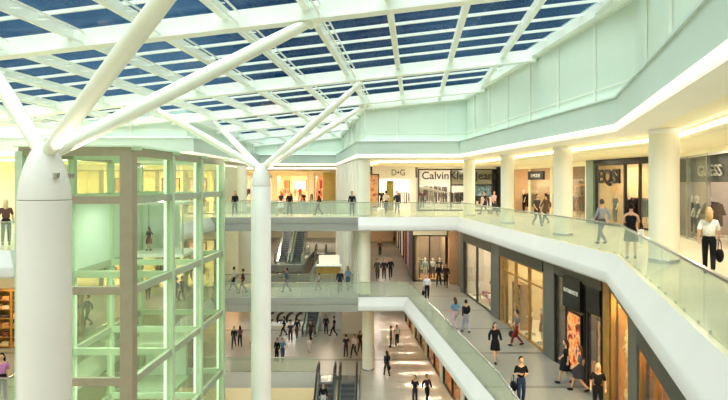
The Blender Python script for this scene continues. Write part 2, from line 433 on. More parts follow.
# ------------------------------------------------------------------ tree columns and round columns
def tree_column(x, y, r, zn, ends, label, br0, br1):
    t = thing('tree_column', label, 'column', (x, y, ZB))
    zc = CAMZ-.42 if r > .5 else CAMZ-.2
    H = zn-zc
    MB().lathe([(r*1.0, ZB), (r, zc-.02), (r*.985, zc-.01)], (x, y, 0), 40).build('shaft', M_treecol, t, True)
    MB().lathe([(r*.965, zc-.03), (r*.965, zc+.02)], (x, y, 0), 40).build('joint_ring', M_brown, t, True)
    MB().lathe([(r*.99, zc+.015), (r*.985, zc+.1*H), (r*.93, zc+.35*H), (r*.8, zc+.62*H), (r*.66, zc+.82*H), (r*.52, zc+.98*H), (r*.4, zc+1.08*H), (r*.1, zc+1.12*H)], (x, y, 0), 40).build('capital', M_treecol, t, True)
    for ex, ey in ends:
        ez = roofz(ex, ey)-.6
        p = Vector((x, y, zn-.12)); q = Vector((ex, ey, ez))
        p = p+(q-p)*.02
        b = MB().tube([p, p.lerp(q, .1), p.lerp(q, .5), p.lerp(q, .92), q], [br0*.8, br0*.9, br0, br1, br1*.7], 20).build('branch', M_branch, t, True)
        d = (q-p).normalized(); h = Vector((d.x, d.y, 0)).normalized(); c = Vector((x, y, zc+.55*H))+h*(r*.98)
        MB().cyl(c-Vector((0, 0, .12)), c, .06, .08, 12).build('uplight', M_metal, b)  # added fitting with a lamp to brighten the branch undersides
        lamp(c+Vector((0, 0, .02)), .14, 22, '#fff8e4', d+Vector((0, 0, .12)), spread=110)
        MB().cyl(q-d*.15, q+d*.25, br1*1.25, br1*1.0, 16).build('end_socket', M_steel, b, True)
tree_column(-7.45, 14.0, .575, CAMZ+.72, [(-1.57, 18.3), (-1.6, 9.5), (-11.5, 17.9)], 'massive white tree column with splayed branches nearest the viewer', .20, .175)
tree_column(-5.15, 30.0, .49, CAMZ+.75, [(-.36, 30.9), (.15, 38.2), (-11.1, 32), (-9.9, 40)], 'slimmer white tree column standing in front of the grey footbridges', .19, .15)
def round_column(x, y, z0, z1, r, label, group=None):
    t = thing('round_column', label, 'column', (x, y, z0), group=group)
    MB().lathe([(r, 0), (r, z1-z0-.12)], n=32).build('shaft', M_column, None, True).parent = t
    MB().lathe([(r*1.05, 0), (r*1.05, .1), (r*1.0, .13)], n=32).build('base_ring', M_metal, None, True).parent = t
    MB().lathe([(r, z1-z0-.14), (r*1.06, z1-z0-.1), (r*1.06, z1-z0)], n=32).build('top_ring', M_white, None, True).parent = t
    return t
for x, y, r, l in ((8.95, 17.9, .42, 'ivory round column nearest on the upper walkway, before the shop with angular letters'),
                   (8.95, 27.0, .42, 'ivory round column on the upper walkway before the shop with the small black sign'),
                   (8.25, 34.5, .38, 'ivory round column at the far end of the upper walkway glass rail'),
                   (7.4, 42.2, .40, 'ivory round column standing in front of the jeans shop sign'),
                   (-9.55, 47, .38, 'ivory round column on the upper level beyond the left end of the footbridge')):
    round_column(x, y, ZU, 3.97 if y < 45 else 3.66, r, l)
round_column(0, 41.9, ZU, 3.97, .4, 'ivory column at the corner of the white lift core, upper level')
round_column(0, 41.95, ZM, -.96, .4, 'ivory column at the corner of the white lift core, middle level')
round_column(.3, 42.9, ZL, ZM-.95, .42, 'ivory column beside the lower escalators, lowest visible floor')
round_column(-9.35, 47, ZM, -.95, .48, 'ivory round column on the middle level left of the slim tree column')
round_column(-8.9, 50, ZL, ZM-.95, .6, 'ivory round column on the lower floor behind the slim tree column')

# ------------------------------------------------------------------ glass balustrades
def balustrade(line, z, label, group=None, inset=.12, h=1.02, gap=2.0):
    line = offset(line, -inset)
    t = thing('glass_balustrade', label, 'railing', (line[0][0], line[0][1], z), group=group)
    hr = MB()
    for i in range(len(line)-1):
        a, b = Vector(line[i]), Vector(line[i+1]); L = (b-a).length; d = (b-a)/L; n = max(1, round(L/gap))
        for k in range(n):
            p, q = a+d*(L*k/n+.02), a+d*(L*(k+1)/n-.02)
            g = MB().bar((*p, z+.5), (*q, z+.5), .02, h-.06).build('glass_panel', G_rail, t)
            for f in (.2, .8):
                c = p.lerp(q, f); MB().box((c.x, c.y, z+.04), (.05, .04, .06), math.atan2(d.y, d.x)).build('clamp', M_metal, g)
    hr.sweep(line, [(.035, z+h), (-.035, z+h), (-.035, z+h-.05), (.035, z+h-.05)]).build('handrail', M_metal, t)
    return t
balustrade(E_U, ZU, 'greenish glass balustrade along the upper right walkway', gap=1.8)
balustrade(E_M, ZM, 'greenish glass balustrade along the middle right walkway')
balustrade(E_L[:], ZU, 'glass balustrade of the upper deck behind the lift tower')
balustrade(E_L[:], ZM, 'glass balustrade of the middle deck behind the lift tower')
balustrade([(-10.4, 41), (-.4, 41)], ZU, 'glass balustrade on the near side of the upper grey footbridge')
balustrade([(-.4, 45), (-10.4, 45)], ZU, 'glass balustrade on the far side of the upper grey footbridge')
balustrade([(-10.4, 41), (-.4, 41)], ZM, 'glass balustrade on the near side of the middle grey footbridge')
balustrade([(-.4, 45), (-10.4, 45)], ZM, 'glass balustrade on the far side of the middle grey footbridge')
balustrade([(-24, 42.3), (-3.35, 42.3)], ZL, 'glass balustrade at the lower floor edge beside the escalators')
balustrade([(-.35, 41.3), (-.35, 24)], ZL, 'glass balustrade of the lower floor right of the escalators')
balustrade([(-10.8, 57), (-9.2, 57)], ZM, 'glass balustrade left of the rising far escalators')
balustrade([(-5.8, 57.2), (-5.8, 66)], ZM, 'glass balustrade along the far escalator well')

# ------------------------------------------------------------------ escalators
def escalator(x, y0, z0, y1, z1, w, label, group=None):
    """bottom landing at y0,z0 - top landing at y1,z1, running along Y"""
    sg = 1 if y1 > y0 else -1
    t = thing('escalator', label, 'escalator', (x, y0, z0), group=group)
    path = [(y0-sg*1.6, z0), (y0, z0), (y1, z1), (y1+sg*1.3, z1)]
    m = MB(); n = int(abs(z1-z0)/.2)
    for k in range(n):
        ya = y0+(y1-y0)*k/n; yb_ = y0+(y1-y0)*(k+1)/n; z = z0+(z1-z0)*(k+1)/n
        m.box((x, (ya+yb_)/2, z-.12), (w*.66, abs(yb_-ya), .24))
    m.build('steps', M_step, t)
    for ya, yb_, z in ((path[0][0], y0, z0), (y1, path[3][0], z1)):
        MB().box((x, (ya+yb_)/2, z+.012), (w*.66, abs(yb_-ya), .03)).build('landing_plate', M_metal, t)
    for s in (-1, 1):
        xs = x+s*w*.42
        mm = MB()
        for i in range(3):
            mm.bar((xs, path[i][0], path[i][1]-.16), (xs, path[i+1][0], path[i+1][1]-.16), w*.16, .55)
        mm.build('skirt', M_metal, t)
        g = MB()
        for i in range(3):
            ya, za = path[i]; yb_, zb = path[i+1]
            g.add([(xs-.01, ya, za+.1), (xs-.01, yb_, zb+.1), (xs-.01, yb_, zb+.9), (xs-.01, ya, za+.9), (xs+.01, ya, za+.1), (xs+.01, yb_, zb+.1), (xs+.01, yb_, zb+.9), (xs+.01, ya, za+.9)],
                  [(0,3,2,1),(4,5,6,7),(0,1,5,4),(1,2,6,5),(2,3,7,6),(3,0,4,7)])
        g.build('glass_side', G_rail, t)
        h = [(xs, path[0][0], path[0][1]+.2), (xs, path[0][0]-sg*.28, path[0][1]+.35), (xs, path[0][0]-sg*.3, path[0][1]+.7), (xs, path[0][0], path[0][1]+.95)]
        h += [(xs, p[0], p[1]+.95) for p in path[1:3]]
        h += [(xs, path[3][0], path[3][1]+.95), (xs, path[3][0]+sg*.3, path[3][1]+.7), (xs, path[3][0]+sg*.28, path[3][1]+.35), (xs, path[3][0], path[3][1]+.2)]
        MB().tube(h, .065, 8).build('handrail', M_rubber, t, True)
    tr = MB()
    tr.add([(x+sx*w*.45, y, z-dz) for sx in (-1, 1) for (y, z, dz) in ((y0, z0, .42), (y1, z1, .42), (y1, z1, 1.1), (y0, z0, 1.1))],
           [(0,1,2,3),(7,6,5,4),(0,4,5,1),(1,5,6,2),(2,6,7,3),(3,7,4,0)])
    tr.build('truss', M_bridge, t)
    return t
escalator(-8.0, 59.2, ZM, 69.5, ZU, 1.25, 'left one of the two far escalators rising to the upper floor')
escalator(-6.65, 59.2, ZM, 69.5, ZU, 1.25, 'right one of the two far escalators rising to the upper floor')
escalator(-4.75, 53.5, ZL, 65.8, ZM, 1.3, 'dark escalator climbing alone behind the middle footbridge')
escalator(-2.55, 28.7, ZB, 40.2, ZL, 1.35, 'black railed escalator at bottom centre carrying a standing rider')
escalator(-1.05, 28.7, ZB, 40.2, ZL, 1.35, 'empty black railed escalator at bottom centre beside the right glass rail')

# ------------------------------------------------------------------ glass lift tower
tw = thing('lift_tower', 'tall green glass lift tower with bronze corner post behind the near column', 'lift tower', (-9.7, 25, ZB))
TX0, TX1 = -11.45, -7.75
TY = [20.0, 23.57, 27.13, 30.7]
def tx1(y): return TX1+(y-20)*.045
TZ = [CAMZ-15.7, CAMZ-12.7, CAMZ-9.65, CAMZ-6.65, CAMZ-3.62, CAMZ-.6, CAMZ+1.02]
for j, y in enumerate(TY):
    for s, x in ((1, tx1(y)), (0, TX0)):
        big = (j == 0 and s)
        w = .42 if big else .25
        MB().box((x-.1*big, y, (ZB+TZ[-1])/2), (w, w, TZ[-1]-ZB)).build('post', M_brown if big else M_ltgreen, tw, label='bronze grey corner post' if big else None)
        if not big and s: MB().box((x-.22, y, (ZB+TZ[-1])/2), (.07, .14, TZ[-1]-ZB)).build('light_strip', mat('tower_light', '#ecffee', .5, emit=.8, var=0), tw)  # emissive strip added for the pale glow on the posts
for i, z in enumerate(TZ):
    h = .3 if i in (6,) else .26
    for j in range(3):
        for s in (0, 1):
            a = (TX0 if not s else tx1(TY[j]), TY[j], z); b = (TX0 if not s else tx1(TY[j+1]), TY[j+1], z)
            MB().bar(a, b, .16, h).build('beam', mat('beam_sage', '#a8b39a', .35, var=.04) if i < 6 else M_brown, tw)
    for y in TY:
        MB().bar((TX0, y, z), (tx1(y), y, z), .16, h).build('beam', M_brown if y < 21 else M_ltgreen, tw)
    if i < len(TZ)-1:
        z1 = TZ[i+1]; zm = (z+z1)/2; hh = z1-z-.28
        for j in range(3):
            for s in (0, 1):
                a = (TX0 if not s else tx1(TY[j]), TY[j]+.15, zm); b = (TX0 if not s else tx1(TY[j+1]), TY[j+1]-.15, zm)
                fr = (s == 0 and i == 4)
                MB().bar(a, b, .02, hh).build('frosted_panel' if fr else 'glass_pane', G_frost if fr else G_tower, tw)
        for y in (TY[0], TY[3]):
            fr = y > 30 and i == 4
            for x0, x1 in ((TX0+.15, (TX0+tx1(y))/2-.05), ((TX0+tx1(y))/2+.05, tx1(y)-.2)):
                if fr and x1 > -9: continue
                MB().bar((x0, y, zm), (x1, y, zm), .02, hh).build('frosted_panel' if fr else 'glass_pane', G_frost if fr else G_tower, tw)
MB().bar((-9.74, 30.7, ZB), (-9.74, 30.7, TZ[-1]), .18, .18, up=(0, 1, 0)).build('mullion', M_ltgreen, tw)
cz = TZ[-1]+.12
MB().prism([(TX0-.02, 19.6), (tx1(20)+.35, 19.6), (tx1(30.7)+.35, 31.1), (TX0-.02, 31.1)], cz, cz+.06).build('glass_canopy', G_tower, tw)
for y in (20, 23.57, 27.13, 30.7): MB().bar((TX0-.02, y, cz-.02), (tx1(y)+.35, y, cz-.02), .07, .12).build('canopy_rib', M_ltgreen, tw)
for y, z in ((21.8, 1.6), (25.3, 1.6), (28.9, 1.6), (25.3, -1.4), (25.3, -4.4), (21.8, -4.4), (22, -1.4)): lamp((-9.7, y, z), .5, 70, '#f4fff4')  # added lamps brightening the inside of the tower
car = thing('lift_car', 'white framed glass lift car standing in the back bay of the tower', 'lift', (-9.6, 29, CAMZ-3.45))
MB().box((-9.6, 28.95, CAMZ-3.40), (2.6, 2.7, .14)).build('floor_plate', M_white, car)
MB().box((-9.6, 28.95, CAMZ-1.0), (2.6, 2.7, .12)).build('roof_plate', M_white, car)
for sx in (-1.25, 1.25):
    for sy in (-1.3, 1.3): MB().box((-9.6+sx, 28.95+sy, CAMZ-2.2), (.06, .06, 2.3)).build('corner_rail', M_metal, car)
car = thing('lift_car', 'pale lift car low in the back bay of the tower', 'lift', (-9.9, 29, CAMZ-9.8))
MB().box((-9.9, 29, CAMZ-9.75), (2.2, 2.2, .15)).build('floor_plate', M_ltgreen, car)
MB().box((-9.9, 29, CAMZ-7.6), (2.2, 2.2, .15)).build('roof_plate', M_ltgreen, car)
for sx in (-1.05, 1.05):
    for sy in (-1.05, 1.05): MB().box((-9.9+sx, 29+sy, CAMZ-8.7), (.08, .08, 2.0)).build('corner_rail', M_metal, car)
MB().bar((-10.9, 30, CAMZ-8.7), (-8.9, 30, CAMZ-8.7), .03, 1.9).build('back_panel', G_frost, car)
# ------------------------------------------------------------------ shops
class Fr:
    """a shop line: origin p, u along the front, v into the shop, floor height z"""
    def __init__(s, p, q, z):
        s.p = Vector(p); d = Vector(q)-s.p; s.W = d.length; s.u = d.normalized(); s.n = Vector((-s.u.y, s.u.x)); s.z = z
        s.rz = math.atan2(s.u.y, s.u.x)
    def L(s, u, v, z): w = s.p+s.u*u+s.n*v; return (w.x, w.y, s.z+z)
    def box(s, mb, u0, u1, v0, v1, z0, z1, mi=0): return mb.box(s.L((u0+u1)/2, (v0+v1)/2, (z0+z1)/2), (u1-u0, v1-v0, z1-z0), s.rz, mi)
def interior(fr, depth, H, wallc, power, lampcol='#ffdfae', floorc=None, nl=2, size=1.2):
    m = MB()
    fr.box(m, 0, fr.W, depth, depth+.15, .01, H); struct('wall_shop', m, wallc)
    for u in (-.06, fr.W-.06):
        m = MB(); fr.box(m, u, u+.12, .2, depth, .01, H); struct('wall_shop', m, wallc)
    m = MB(); fr.box(m, .06, fr.W-.06, .2, depth, H-.06, H); struct('ceiling_shop', m, M_cream)
    if floorc:
        m = MB(); fr.box(m, .07, fr.W-.07, .1, depth, .004, .02); struct('floor_shop', m, floorc)
    for k in range(nl):
        lamp(fr.L(fr.W*(k+.5)/nl, depth*.45, H-.1), size, power/nl, lampcol)
def shopfront(fr, H, label, posts, pm, header=None, gaps=(), pw=.12, transom=None, sill=True, group=None, base=0.0):
    """posts: positions along the front; gaps: indices of bays left open as doorways"""
    t = thing('shopfront', label, 'shopfront', fr.L(fr.W/2, 0, 0), 0, group)
    for u in posts:
        m = MB(); fr.box(m, u-pw/2, u+pw/2, -.05, .1, 0, H); m.build('post', pm, t)
    if header:
        z1, hm = header; m = MB(); fr.box(m, 0, fr.W, -.12, .14, H, z1); m.build('header', hm, t)
    m = MB(); fr.box(m, posts[0], posts[-1], -.03, .08, H-.1, H); m.build('top_rail', pm, t)
    for i in range(len(posts)-1):
        a, b = posts[i]+pw/2, posts[i+1]-pw/2
        if i in gaps: continue
        m = MB(); fr.box(m, a, b, .01, .03, .1, H-.1); m.build('glass_pane', G_shop, t)
        if sill:
            m = MB(); fr.box(m, a, b, -.02, .07, 0, .1); m.build('sill', pm, t)
        if transom:
            m = MB(); fr.box(m, a, b, -.02, .06, transom, transom+.08); m.build('transom', pm, t)
    return t
def lettering(text, fr, u, v, z, h, m, parent, width, ext=.03, bold=0.0, name='lettering'):
    """raised letters: centre on the front, cap height h, fitted to a total width"""
    c = bpy.data.curves.new('tmp', 'FONT'); c.body = text; c.size = 1; c.extrude = .02; c.offset = bold; c.resolution_u = 4
    ob = bpy.data.objects.new('tmp', c); COL.objects.link(ob)
    me = bpy.data.meshes.new_from_object(ob.evaluated_get(bpy.context.evaluated_depsgraph_get()))
    bpy.data.objects.remove(ob); bpy.data.curves.remove(c)
    xs = [q.co.x for q in me.vertices]; ys = [q.co.y for q in me.vertices]
    x0, x1, y0, y1 = min(xs), max(xs), min(ys), max(ys); ky = h/.70
    vs = []
    for q in me.vertices:
        w = fr.L(u+((q.co.x-x0)/(x1-x0)-.5)*width, v-(q.co.z/.02+1)*.5*ext, z+(q.co.y-.35)*ky); vs.append(w)
    mb = MB().add(vs, [tuple(p.vertices) for p in me.polygons]); bpy.data.meshes.remove(me)
    return mb.build(name, m, parent)
def recol(o, *ms):
    for i, m in enumerate(ms):
        if m is not None: o.material_slots[i].link = 'OBJECT'; o.material_slots[i].material = m
    return o
CLOTH = {}
def cloth(h): return CLOTH.setdefault(h, mat('cloth_'+h.strip('#'), h, .85, var=.12, scale=14, bump=.15, spec=.15))
def _garment(wd, ln, sl):
    o = [(-.07, 0), (.07, 0), (wd*.5, -.07), (wd*.5+sl*.35, -.1-sl), (wd*.5+sl*.35-.11, -.12-sl), (wd*.45, -.24), (wd*.52, -ln), (-wd*.52, -ln), (-wd*.45, -.24), (-wd*.5-sl*.35+.11, -.12-sl), (-wd*.5-sl*.35, -.1-sl), (-wd*.5, -.07)]
    m = MB(); n = len(o)
    for k, (x, s) in enumerate(((-.045, .96), (0, 1), (.045, .96))): m.v += [(x, a*s, b) for a, b in o]
    m.f = [(k*n+i, k*n+(i+1) % n, (k+1)*n+(i+1) % n, (k+1)*n+i) for k in range(2) for i in range(n)]+[tuple(reversed(range(n))), tuple(range(2*n, 3*n))]
    m.m = [0]*len(m.f); return m.mesh('garment', cloth('#555555'))
GAR = [_garment(.42, .72, .28), _garment(.40, 1.0, .42), _garment(.36, .95, .02)]
RACK = {}
def rack_meshes(L):
    if L in RACK: return RACK[L]
    a = MB().cyl((-L/2, 0, 1.5), (L/2, 0, 1.5), .018, n=8).mesh('rail', M_metal)
    b = MB().cyl((0, 0, .03), (0, 0, 1.5), .018, n=8).mesh('upright', M_metal)
    c = MB().box((0, 0, .02), (.05, .5, .04)).mesh('foot', M_metal)
    RACK[L] = (a, b, c); return RACK[L]
def rack(fr, u, v, L, label, cols, group, n=None, rot=0, h=1.0):
    assert len(label.split()) <= 13, label
    t = thing('clothes_rack', label, 'clothes rack', fr.L(u, v, .02), fr.rz+rot); a, b, c = rack_meshes(L)
    local_part('rail', a, t).location = (0, 0, 1.5*(h-1))
    for s in (-1, 1):
        x = local_part('upright', b, t); x.location = (s*L/2, 0, 0); x.scale = (1, 1, h)
        y = local_part('foot', c, t); y.location = (s*L/2, 0, 0)
    n = n or int(L/.17); ca, sa = math.cos(fr.rz+rot), math.sin(fr.rz+rot)
    for k in range(n):
        s = -L/2+.1+(L-.2)*k/max(1, n-1); g = bpy.data.objects.new('garment', random.choice(GAR)); COL.objects.link(g)
        w = fr.L(u, v, .02); g.location = (w[0]+s*ca, w[1]+s*sa, w[2]+1.48*h); g.rotation_euler = (0, 0, fr.rz+rot+random.uniform(-.25, .25))
        recol(g, cloth(random.choice(cols))); tag(g, 'garment on the '+label, 'clothing', group)
    return t
def table(fr, u, v, w, d, h, label, m, pm=None, cat='table', cols=None):
    t = thing('display_table', label, cat, fr.L(u, v, .02), fr.rz)
    local_part('table_top', MB().box((0, 0, h-.03), (w, d, .06)).mesh('table_top', m), t)
    for sx in (-1, 1):
        for sy in (-1, 1): local_part('leg', MB().box((sx*(w/2-.05), sy*(d/2-.05), h/2-.03), (.06, .06, h-.06)).mesh('leg', pm or m), t)
    if cols:
        n = int(w/.42)
        for k in range(n):
            for j in range(2):
                if random.random() < .15: continue
                hh = random.choice((.08, .14, .2)); me = folded(hh)
                g = bpy.data.objects.new('folded_clothes', me); COL.objects.link(g); ww = fr.L(u-w/2+.22+k*(w-.2)/max(1, n), v+(j-.5)*d*.5, .02+h)
                g.location = ww; g.rotation_euler = (0, 0, fr.rz); recol(g, cloth(random.choice(cols)))
                tag(g, 'folded clothes on the '+label, 'clothing', 'folded clothes on the '+label)
    return t
FOLD = {}
def folded(h):
    if h not in FOLD:
        m = MB(); n = max(2, int(h/.04))
        for k in range(n): m.box((random.uniform(-.01, .01), random.uniform(-.01, .01), h*(k+.5)/n), (.30-.01*(k % 2), .26, h/n*.92))
        FOLD[h] = m.mesh('folded_clothes', cloth('#555555'))
    return FOLD[h]
def shelf(fr, u, v, w, h, label, m, cols, rows=5, item='folded_clothes', group=None, depth=.4):
    t = thing('display_shelf', label, 'shelf', fr.L(u, v, .02), fr.rz)
    for s in (-1, 1): local_part('side', MB().box((s*w/2, 0, h/2), (.05, depth, h)).mesh('side', m), t)
    local_part('back', MB().box((0, depth/2-.02, h/2), (w-.05, .03, h)).mesh('back', m), t)
    for k in range(rows+1):
        z = .05+(h-.1)*k/rows
        local_part('shelf_board', MB().box((0, 0, z), (w-.05, depth-.02, .04)).mesh('shelf_board', m), t)
        if k < rows:
            n = int(w/.4)
            for j in range(n):
                if random.random() < .12: continue
                g = bpy.data.objects.new(item, folded(random.choice((.14, .2)))); COL.objects.link(g)
                g.location = fr.L(u-w/2+.2+j*(w-.1)/n, v-.02, z+.045); g.rotation_euler = (0, 0, fr.rz); recol(g, cloth(random.choice(cols)))
                tag(g, 'goods on the '+label, 'goods', group or 'goods on the '+label)
    return t
def poster(fr, u, v, z, w, h, label, m, fm=None, cat='poster'):
    t = thing('wall_poster', label, cat, fr.L(u, v, z))
    a = MB(); fr.box(a, u-w/2, u+w/2, v-.04, v, z-h/2, z+h/2); a.build('picture_panel', m, t)
    f = MB()
    for s in (-1, 1):
        fr.box(f, u+s*w/2-.04, u+s*w/2+.04, v-.07, v+.02, z-h/2-.04, z+h/2+.04); fr.box(f, u-w/2+.04, u+w/2-.04, v-.07, v+.02, z+s*h/2-.04, z+s*h/2+.04)
    f.build('picture_frame', fm or M_dark, t); return t
def mannequin(fr, u, v, label, top, bottom, skin='#e9e4da', face=math.pi, skirt=False, z=.0):
    t = thing('mannequin', label, 'mannequin', fr.L(u, v, .02+z), fr.rz+face)
    local_part('plinth', MB().lathe([(.28, 0), (.28, .05), (.25, .06)], n=20).mesh('plinth', M_metal), t)
    k = wear(t, 'stand', cloth(skin), top, bottom, 'tee', 'skirt' if skirt else 'trousers', dz=.06)
    return t

# ------------------------------------------------------------------ people
def skin_mesh(name, J, E, sub=1, root='pelvis'):
    names = list(J); idx = {n: i for i, n in enumerate(names)}
    me = bpy.data.meshes.new(name); me.from_pydata([J[n][0] for n in names], [(idx[a], idx[b]) for a, b in E], [])
    ob = bpy.data.objects.new('tmp', me); COL.objects.link(ob)
    ob.modifiers.new('s', 'SKIN'); sv = me.skin_vertices[0].data
    for n in names:
        r = J[n][1]; sv[idx[n]].radius = (r, r); sv[idx[n]].use_root = (n == root)
    if sub: ob.modifiers.new('u', 'SUBSURF').levels = sub
    dg = bpy.context.evaluated_depsgraph_get(); ev = ob.evaluated_get(dg); r = bpy.data.meshes.new_from_object(ev)
    vs = [v.co.copy() for v in r.vertices]; fs = [tuple(p.vertices) for p in r.polygons]
    bpy.data.objects.remove(ob); bpy.data.meshes.remove(me); bpy.data.meshes.remove(r)
    for v in vs:                                            # flatten the trunk front to back
        if v.z > .82 and v.z < 1.5:
            wx = max(0, min(1, (.23-abs(v.x))/.06)); v.y *= 1-.30*wx
    return vs, fs
def pose_joints(kind):
    s = 1
    J = dict(pelvis=((0, 0, .96), .13), spine=((0, 0, 1.12), .118), chest=((0, 0, 1.30), .14), neck0=((0, -.005, 1.44), .06), neck1=((0, .01, 1.53), .052))
    for n, sx in (('r', 1), ('l', -1)):
        J['sh'+n] = ((sx*.168, 0, 1.365), .056); J['hip'+n] = ((sx*.085, 0, .88), .088)
    A = dict(stand=dict(elr=(.225, -.03, 1.13), wrr=(.235, .05, .90), ell=(-.225, -.03, 1.13), wrl=(-.235, .05, .90), knr=(.1, .02, .48), anr=(.11, 0, .09), knl=(-.1, .02, .48), anl=(-.12, .03, .09)),
             walk=dict(elr=(.225, -.14, 1.15), wrr=(.23, -.10, .92), ell=(-.225, .06, 1.14), wrl=(-.22, .24, .98), knr=(.09, .2, .51), anr=(.09, .31, .10), knl=(-.09, 0, .48), anl=(-.09, -.3, .17)),
             stride=dict(elr=(.225, .06, 1.14), wrr=(.22, .22, .97), ell=(-.225, -.14, 1.15), wrl=(-.23, -.12, .92), knr=(.09, .03, .48), anr=(.09, -.26, .15), knl=(-.09, .17, .5), anl=(-.09, .26, .10)),
             phone=dict(elr=(.23, .02, 1.13), wrr=(.10, .25, 1.19), ell=(-.23, .02, 1.13), wrl=(-.08, .25, 1.15), knr=(.1, .06, .48), anr=(.11, .1, .09), knl=(-.1, 0, .48), anl=(-.1, -.12, .10)))[kind]
    rad = dict(el=.042, wr=.029, kn=.058, an=.042)
    for k, p in A.items(): J[k] = (p, rad[k[:2]])
    E = [('pelvis', 'spine'), ('spine', 'chest'), ('chest', 'neck0'), ('neck0', 'neck1')]
    for n in 'rl': E += [('chest', 'sh'+n), ('sh'+n, 'el'+n), ('el'+n, 'wr'+n), ('pelvis', 'hip'+n), ('hip'+n, 'kn'+n), ('kn'+n, 'an'+n)]
    return J, E
M_skin = mat('skin', '#d9a584', .55, var=.04, scale=20); M_skin2 = mat('skin_tan', '#b98562', .55, var=.04, scale=20)
M_eye = mat('eye_dark', '#241a16', .2, var=0); M_lip = mat('lips', '#a85a52', .4, var=0)
BODY = {}
def body_meshes(kind):
    if kind in BODY: return BODY[kind]
    J, E = pose_joints(kind); R = {}
    JB = {k: (v[0], v[1]*(.8 if k in ('pelvis', 'spine', 'chest', 'hipr', 'hipl') else 1)) for k, v in J.items()}
    vs, fs = skin_mesh('b', JB, E)
    m = MB(); m.add(vs, fs)
    # head with brow, nose, chin, ears, eyes and mouth
    hv = MB().sphere((0, 0, 0), 1, 18, 14)
    hp = []
    for x, y, z in hv.v:
        w = .078*(1-.18*max(0, -z)); d = .098; hx, hy, hz = x*w, y*d, z*.118
        if y > .3 and abs(x) < .3 and -.35 < z < .15: hy += .022*(1-abs(x)/.3)*(1-abs(z+.2)/.4 if abs(z+.2) < .4 else 0)
        if y > .4 and .0 < z < .35 and .2 < abs(x) < .6: hy -= .006
        if y > 0 and z < -.7: hy += .015
        hp.append((hx, hy+.02, hz+1.615))
    m.add(hp, hv.f)
    for s in (-1, 1):
        m.sphere((s*.079, .012, 1.61), .026, 8, 6, (.45, .8, 1.2)); m.sphere((s*.031, .103, 1.632), .012, 8, 6, (1.2, .7, .8), 1)
    m.sphere((0, .108, 1.562), .02, 8, 6, (1.25, .5, .35), 2)
    for n, s in (('r', 1), ('l', -1)):                       # palms with five bent fingers
        e, w_ = Vector(J['el'+n][0]), Vector(J['wr'+n][0]); d = (w_-e).normalized(); side = Vector((0, 1, 0)); side = (side-d*side.dot(d)).normalized(); pal = d.cross(side)*s
        m.tube([w_-d*.02, w_+d*.03, w_+d*.085], [.026, .034, .03], 8)
        for k, (o, ln) in enumerate(((.027, .068), (.009, .078), (-.009, .072), (-.026, .055))):
            b = w_+d*.075+side*o; m.tube([b, b+d*ln*.55-pal*.012, b+d*ln*.85-pal*.035], [.0095, .0085, .006], 6)
        b = w_+d*.03+side*.026; m.tube([b, b+side*.025+d*.03, b+side*.03+d*.06-pal*.01], [.012, .010, .007], 6)
    R['body'] = m.mesh('body', [M_skin, M_eye, M_lip], True)
    def cl(name, keys, edges, add, root='pelvis', ends={}):
        tor = .012 if name == 'top' else .0
        JJ = {k: (J[k][0], J[k][1]+add+(tor if k in ('pelvis', 'spine', 'chest') else 0)) for k in keys}
        JJ.update(ends); v, f = skin_mesh(name, JJ, edges, 1, root); return MB().add(v, f).mesh(name, cloth('#555555'), True)
    tk = ['pelvis', 'spine', 'chest', 'neck0', 'shr', 'shl', 'elr', 'ell']; te = [('pelvis', 'spine'), ('spine', 'chest'), ('chest', 'neck0'), ('chest', 'shr'), ('chest', 'shl'), ('shr', 'elr'), ('shl', 'ell')]
    def sub(keys, edges, mp): return keys, edges
    R['tee'] = cl('top', tk, te, .014)
    R['long'] = cl('top', tk+['wrr', 'wrl'], te+[('elr', 'wrr'), ('ell', 'wrl')], .016)
    R['vest'] = cl('top', tk[:6], te[:5], .014)
    J['waist'] = ((0, 0, 1.06), .118)
    R['trousers'] = cl('trousers', ['pelvis', 'waist', 'hipr', 'hipl', 'knr', 'knl', 'anr', 'anl'], [('waist', 'pelvis'), ('pelvis', 'hipr'), ('pelvis', 'hipl'), ('hipr', 'knr'), ('hipl', 'knl'), ('knr', 'anr'), ('knl', 'anl')], .015)
    R['shorts'] = cl('shorts', ['pelvis', 'hipr', 'hipl', 'knr', 'knl'], [('pelvis', 'hipr'), ('pelvis', 'hipl'), ('hipr', 'knr'), ('hipl', 'knl')], .016)
    fy = .03 if kind in ('walk', 'stride') else 0
    R['skirt'] = MB().lathe([(.125, 1.03), (.16, .95), (.19, .8), (.22, .55), (.215, .545), (.12, 1.0)], (0, fy, 0), 20, 1, .85+fy*6).mesh('skirt', cloth('#555555'), True)
    R['coatskirt'] = MB().lathe([(.14, 1.08), (.165, .97), (.19, .8), (.2, .66), (.19, .655), (.12, 1.05)], (0, fy, 0), 20, 1, .85+fy*6).mesh('coat_tail', cloth('#555555'), True)
    for n in 'rl':
        a = Vector(J['an'+n][0]); up = max(0, a.z-.10)
        sh = MB(); sh.sphere((0, 0, 0), 1, 12, 8)
        pts = [(x*.045, y*.125+.045, max(-.9, z)*.05) for x, y, z in sh.v]; tl = -min(.7, up*5)
        sh.v = [(a.x+x, a.y+y*math.cos(tl)-z*math.sin(tl), a.z-.04+y*math.sin(tl)+z*math.cos(tl)) for x, y, z in pts]
        lo = min(v[2] for v in sh.v); sh.v = [(x, y, z-lo if lo < .0 or up < .02 else z) for x, y, z in sh.v]
        R['shoe'+n] = sh.mesh('shoe', cloth('#222222'), True)
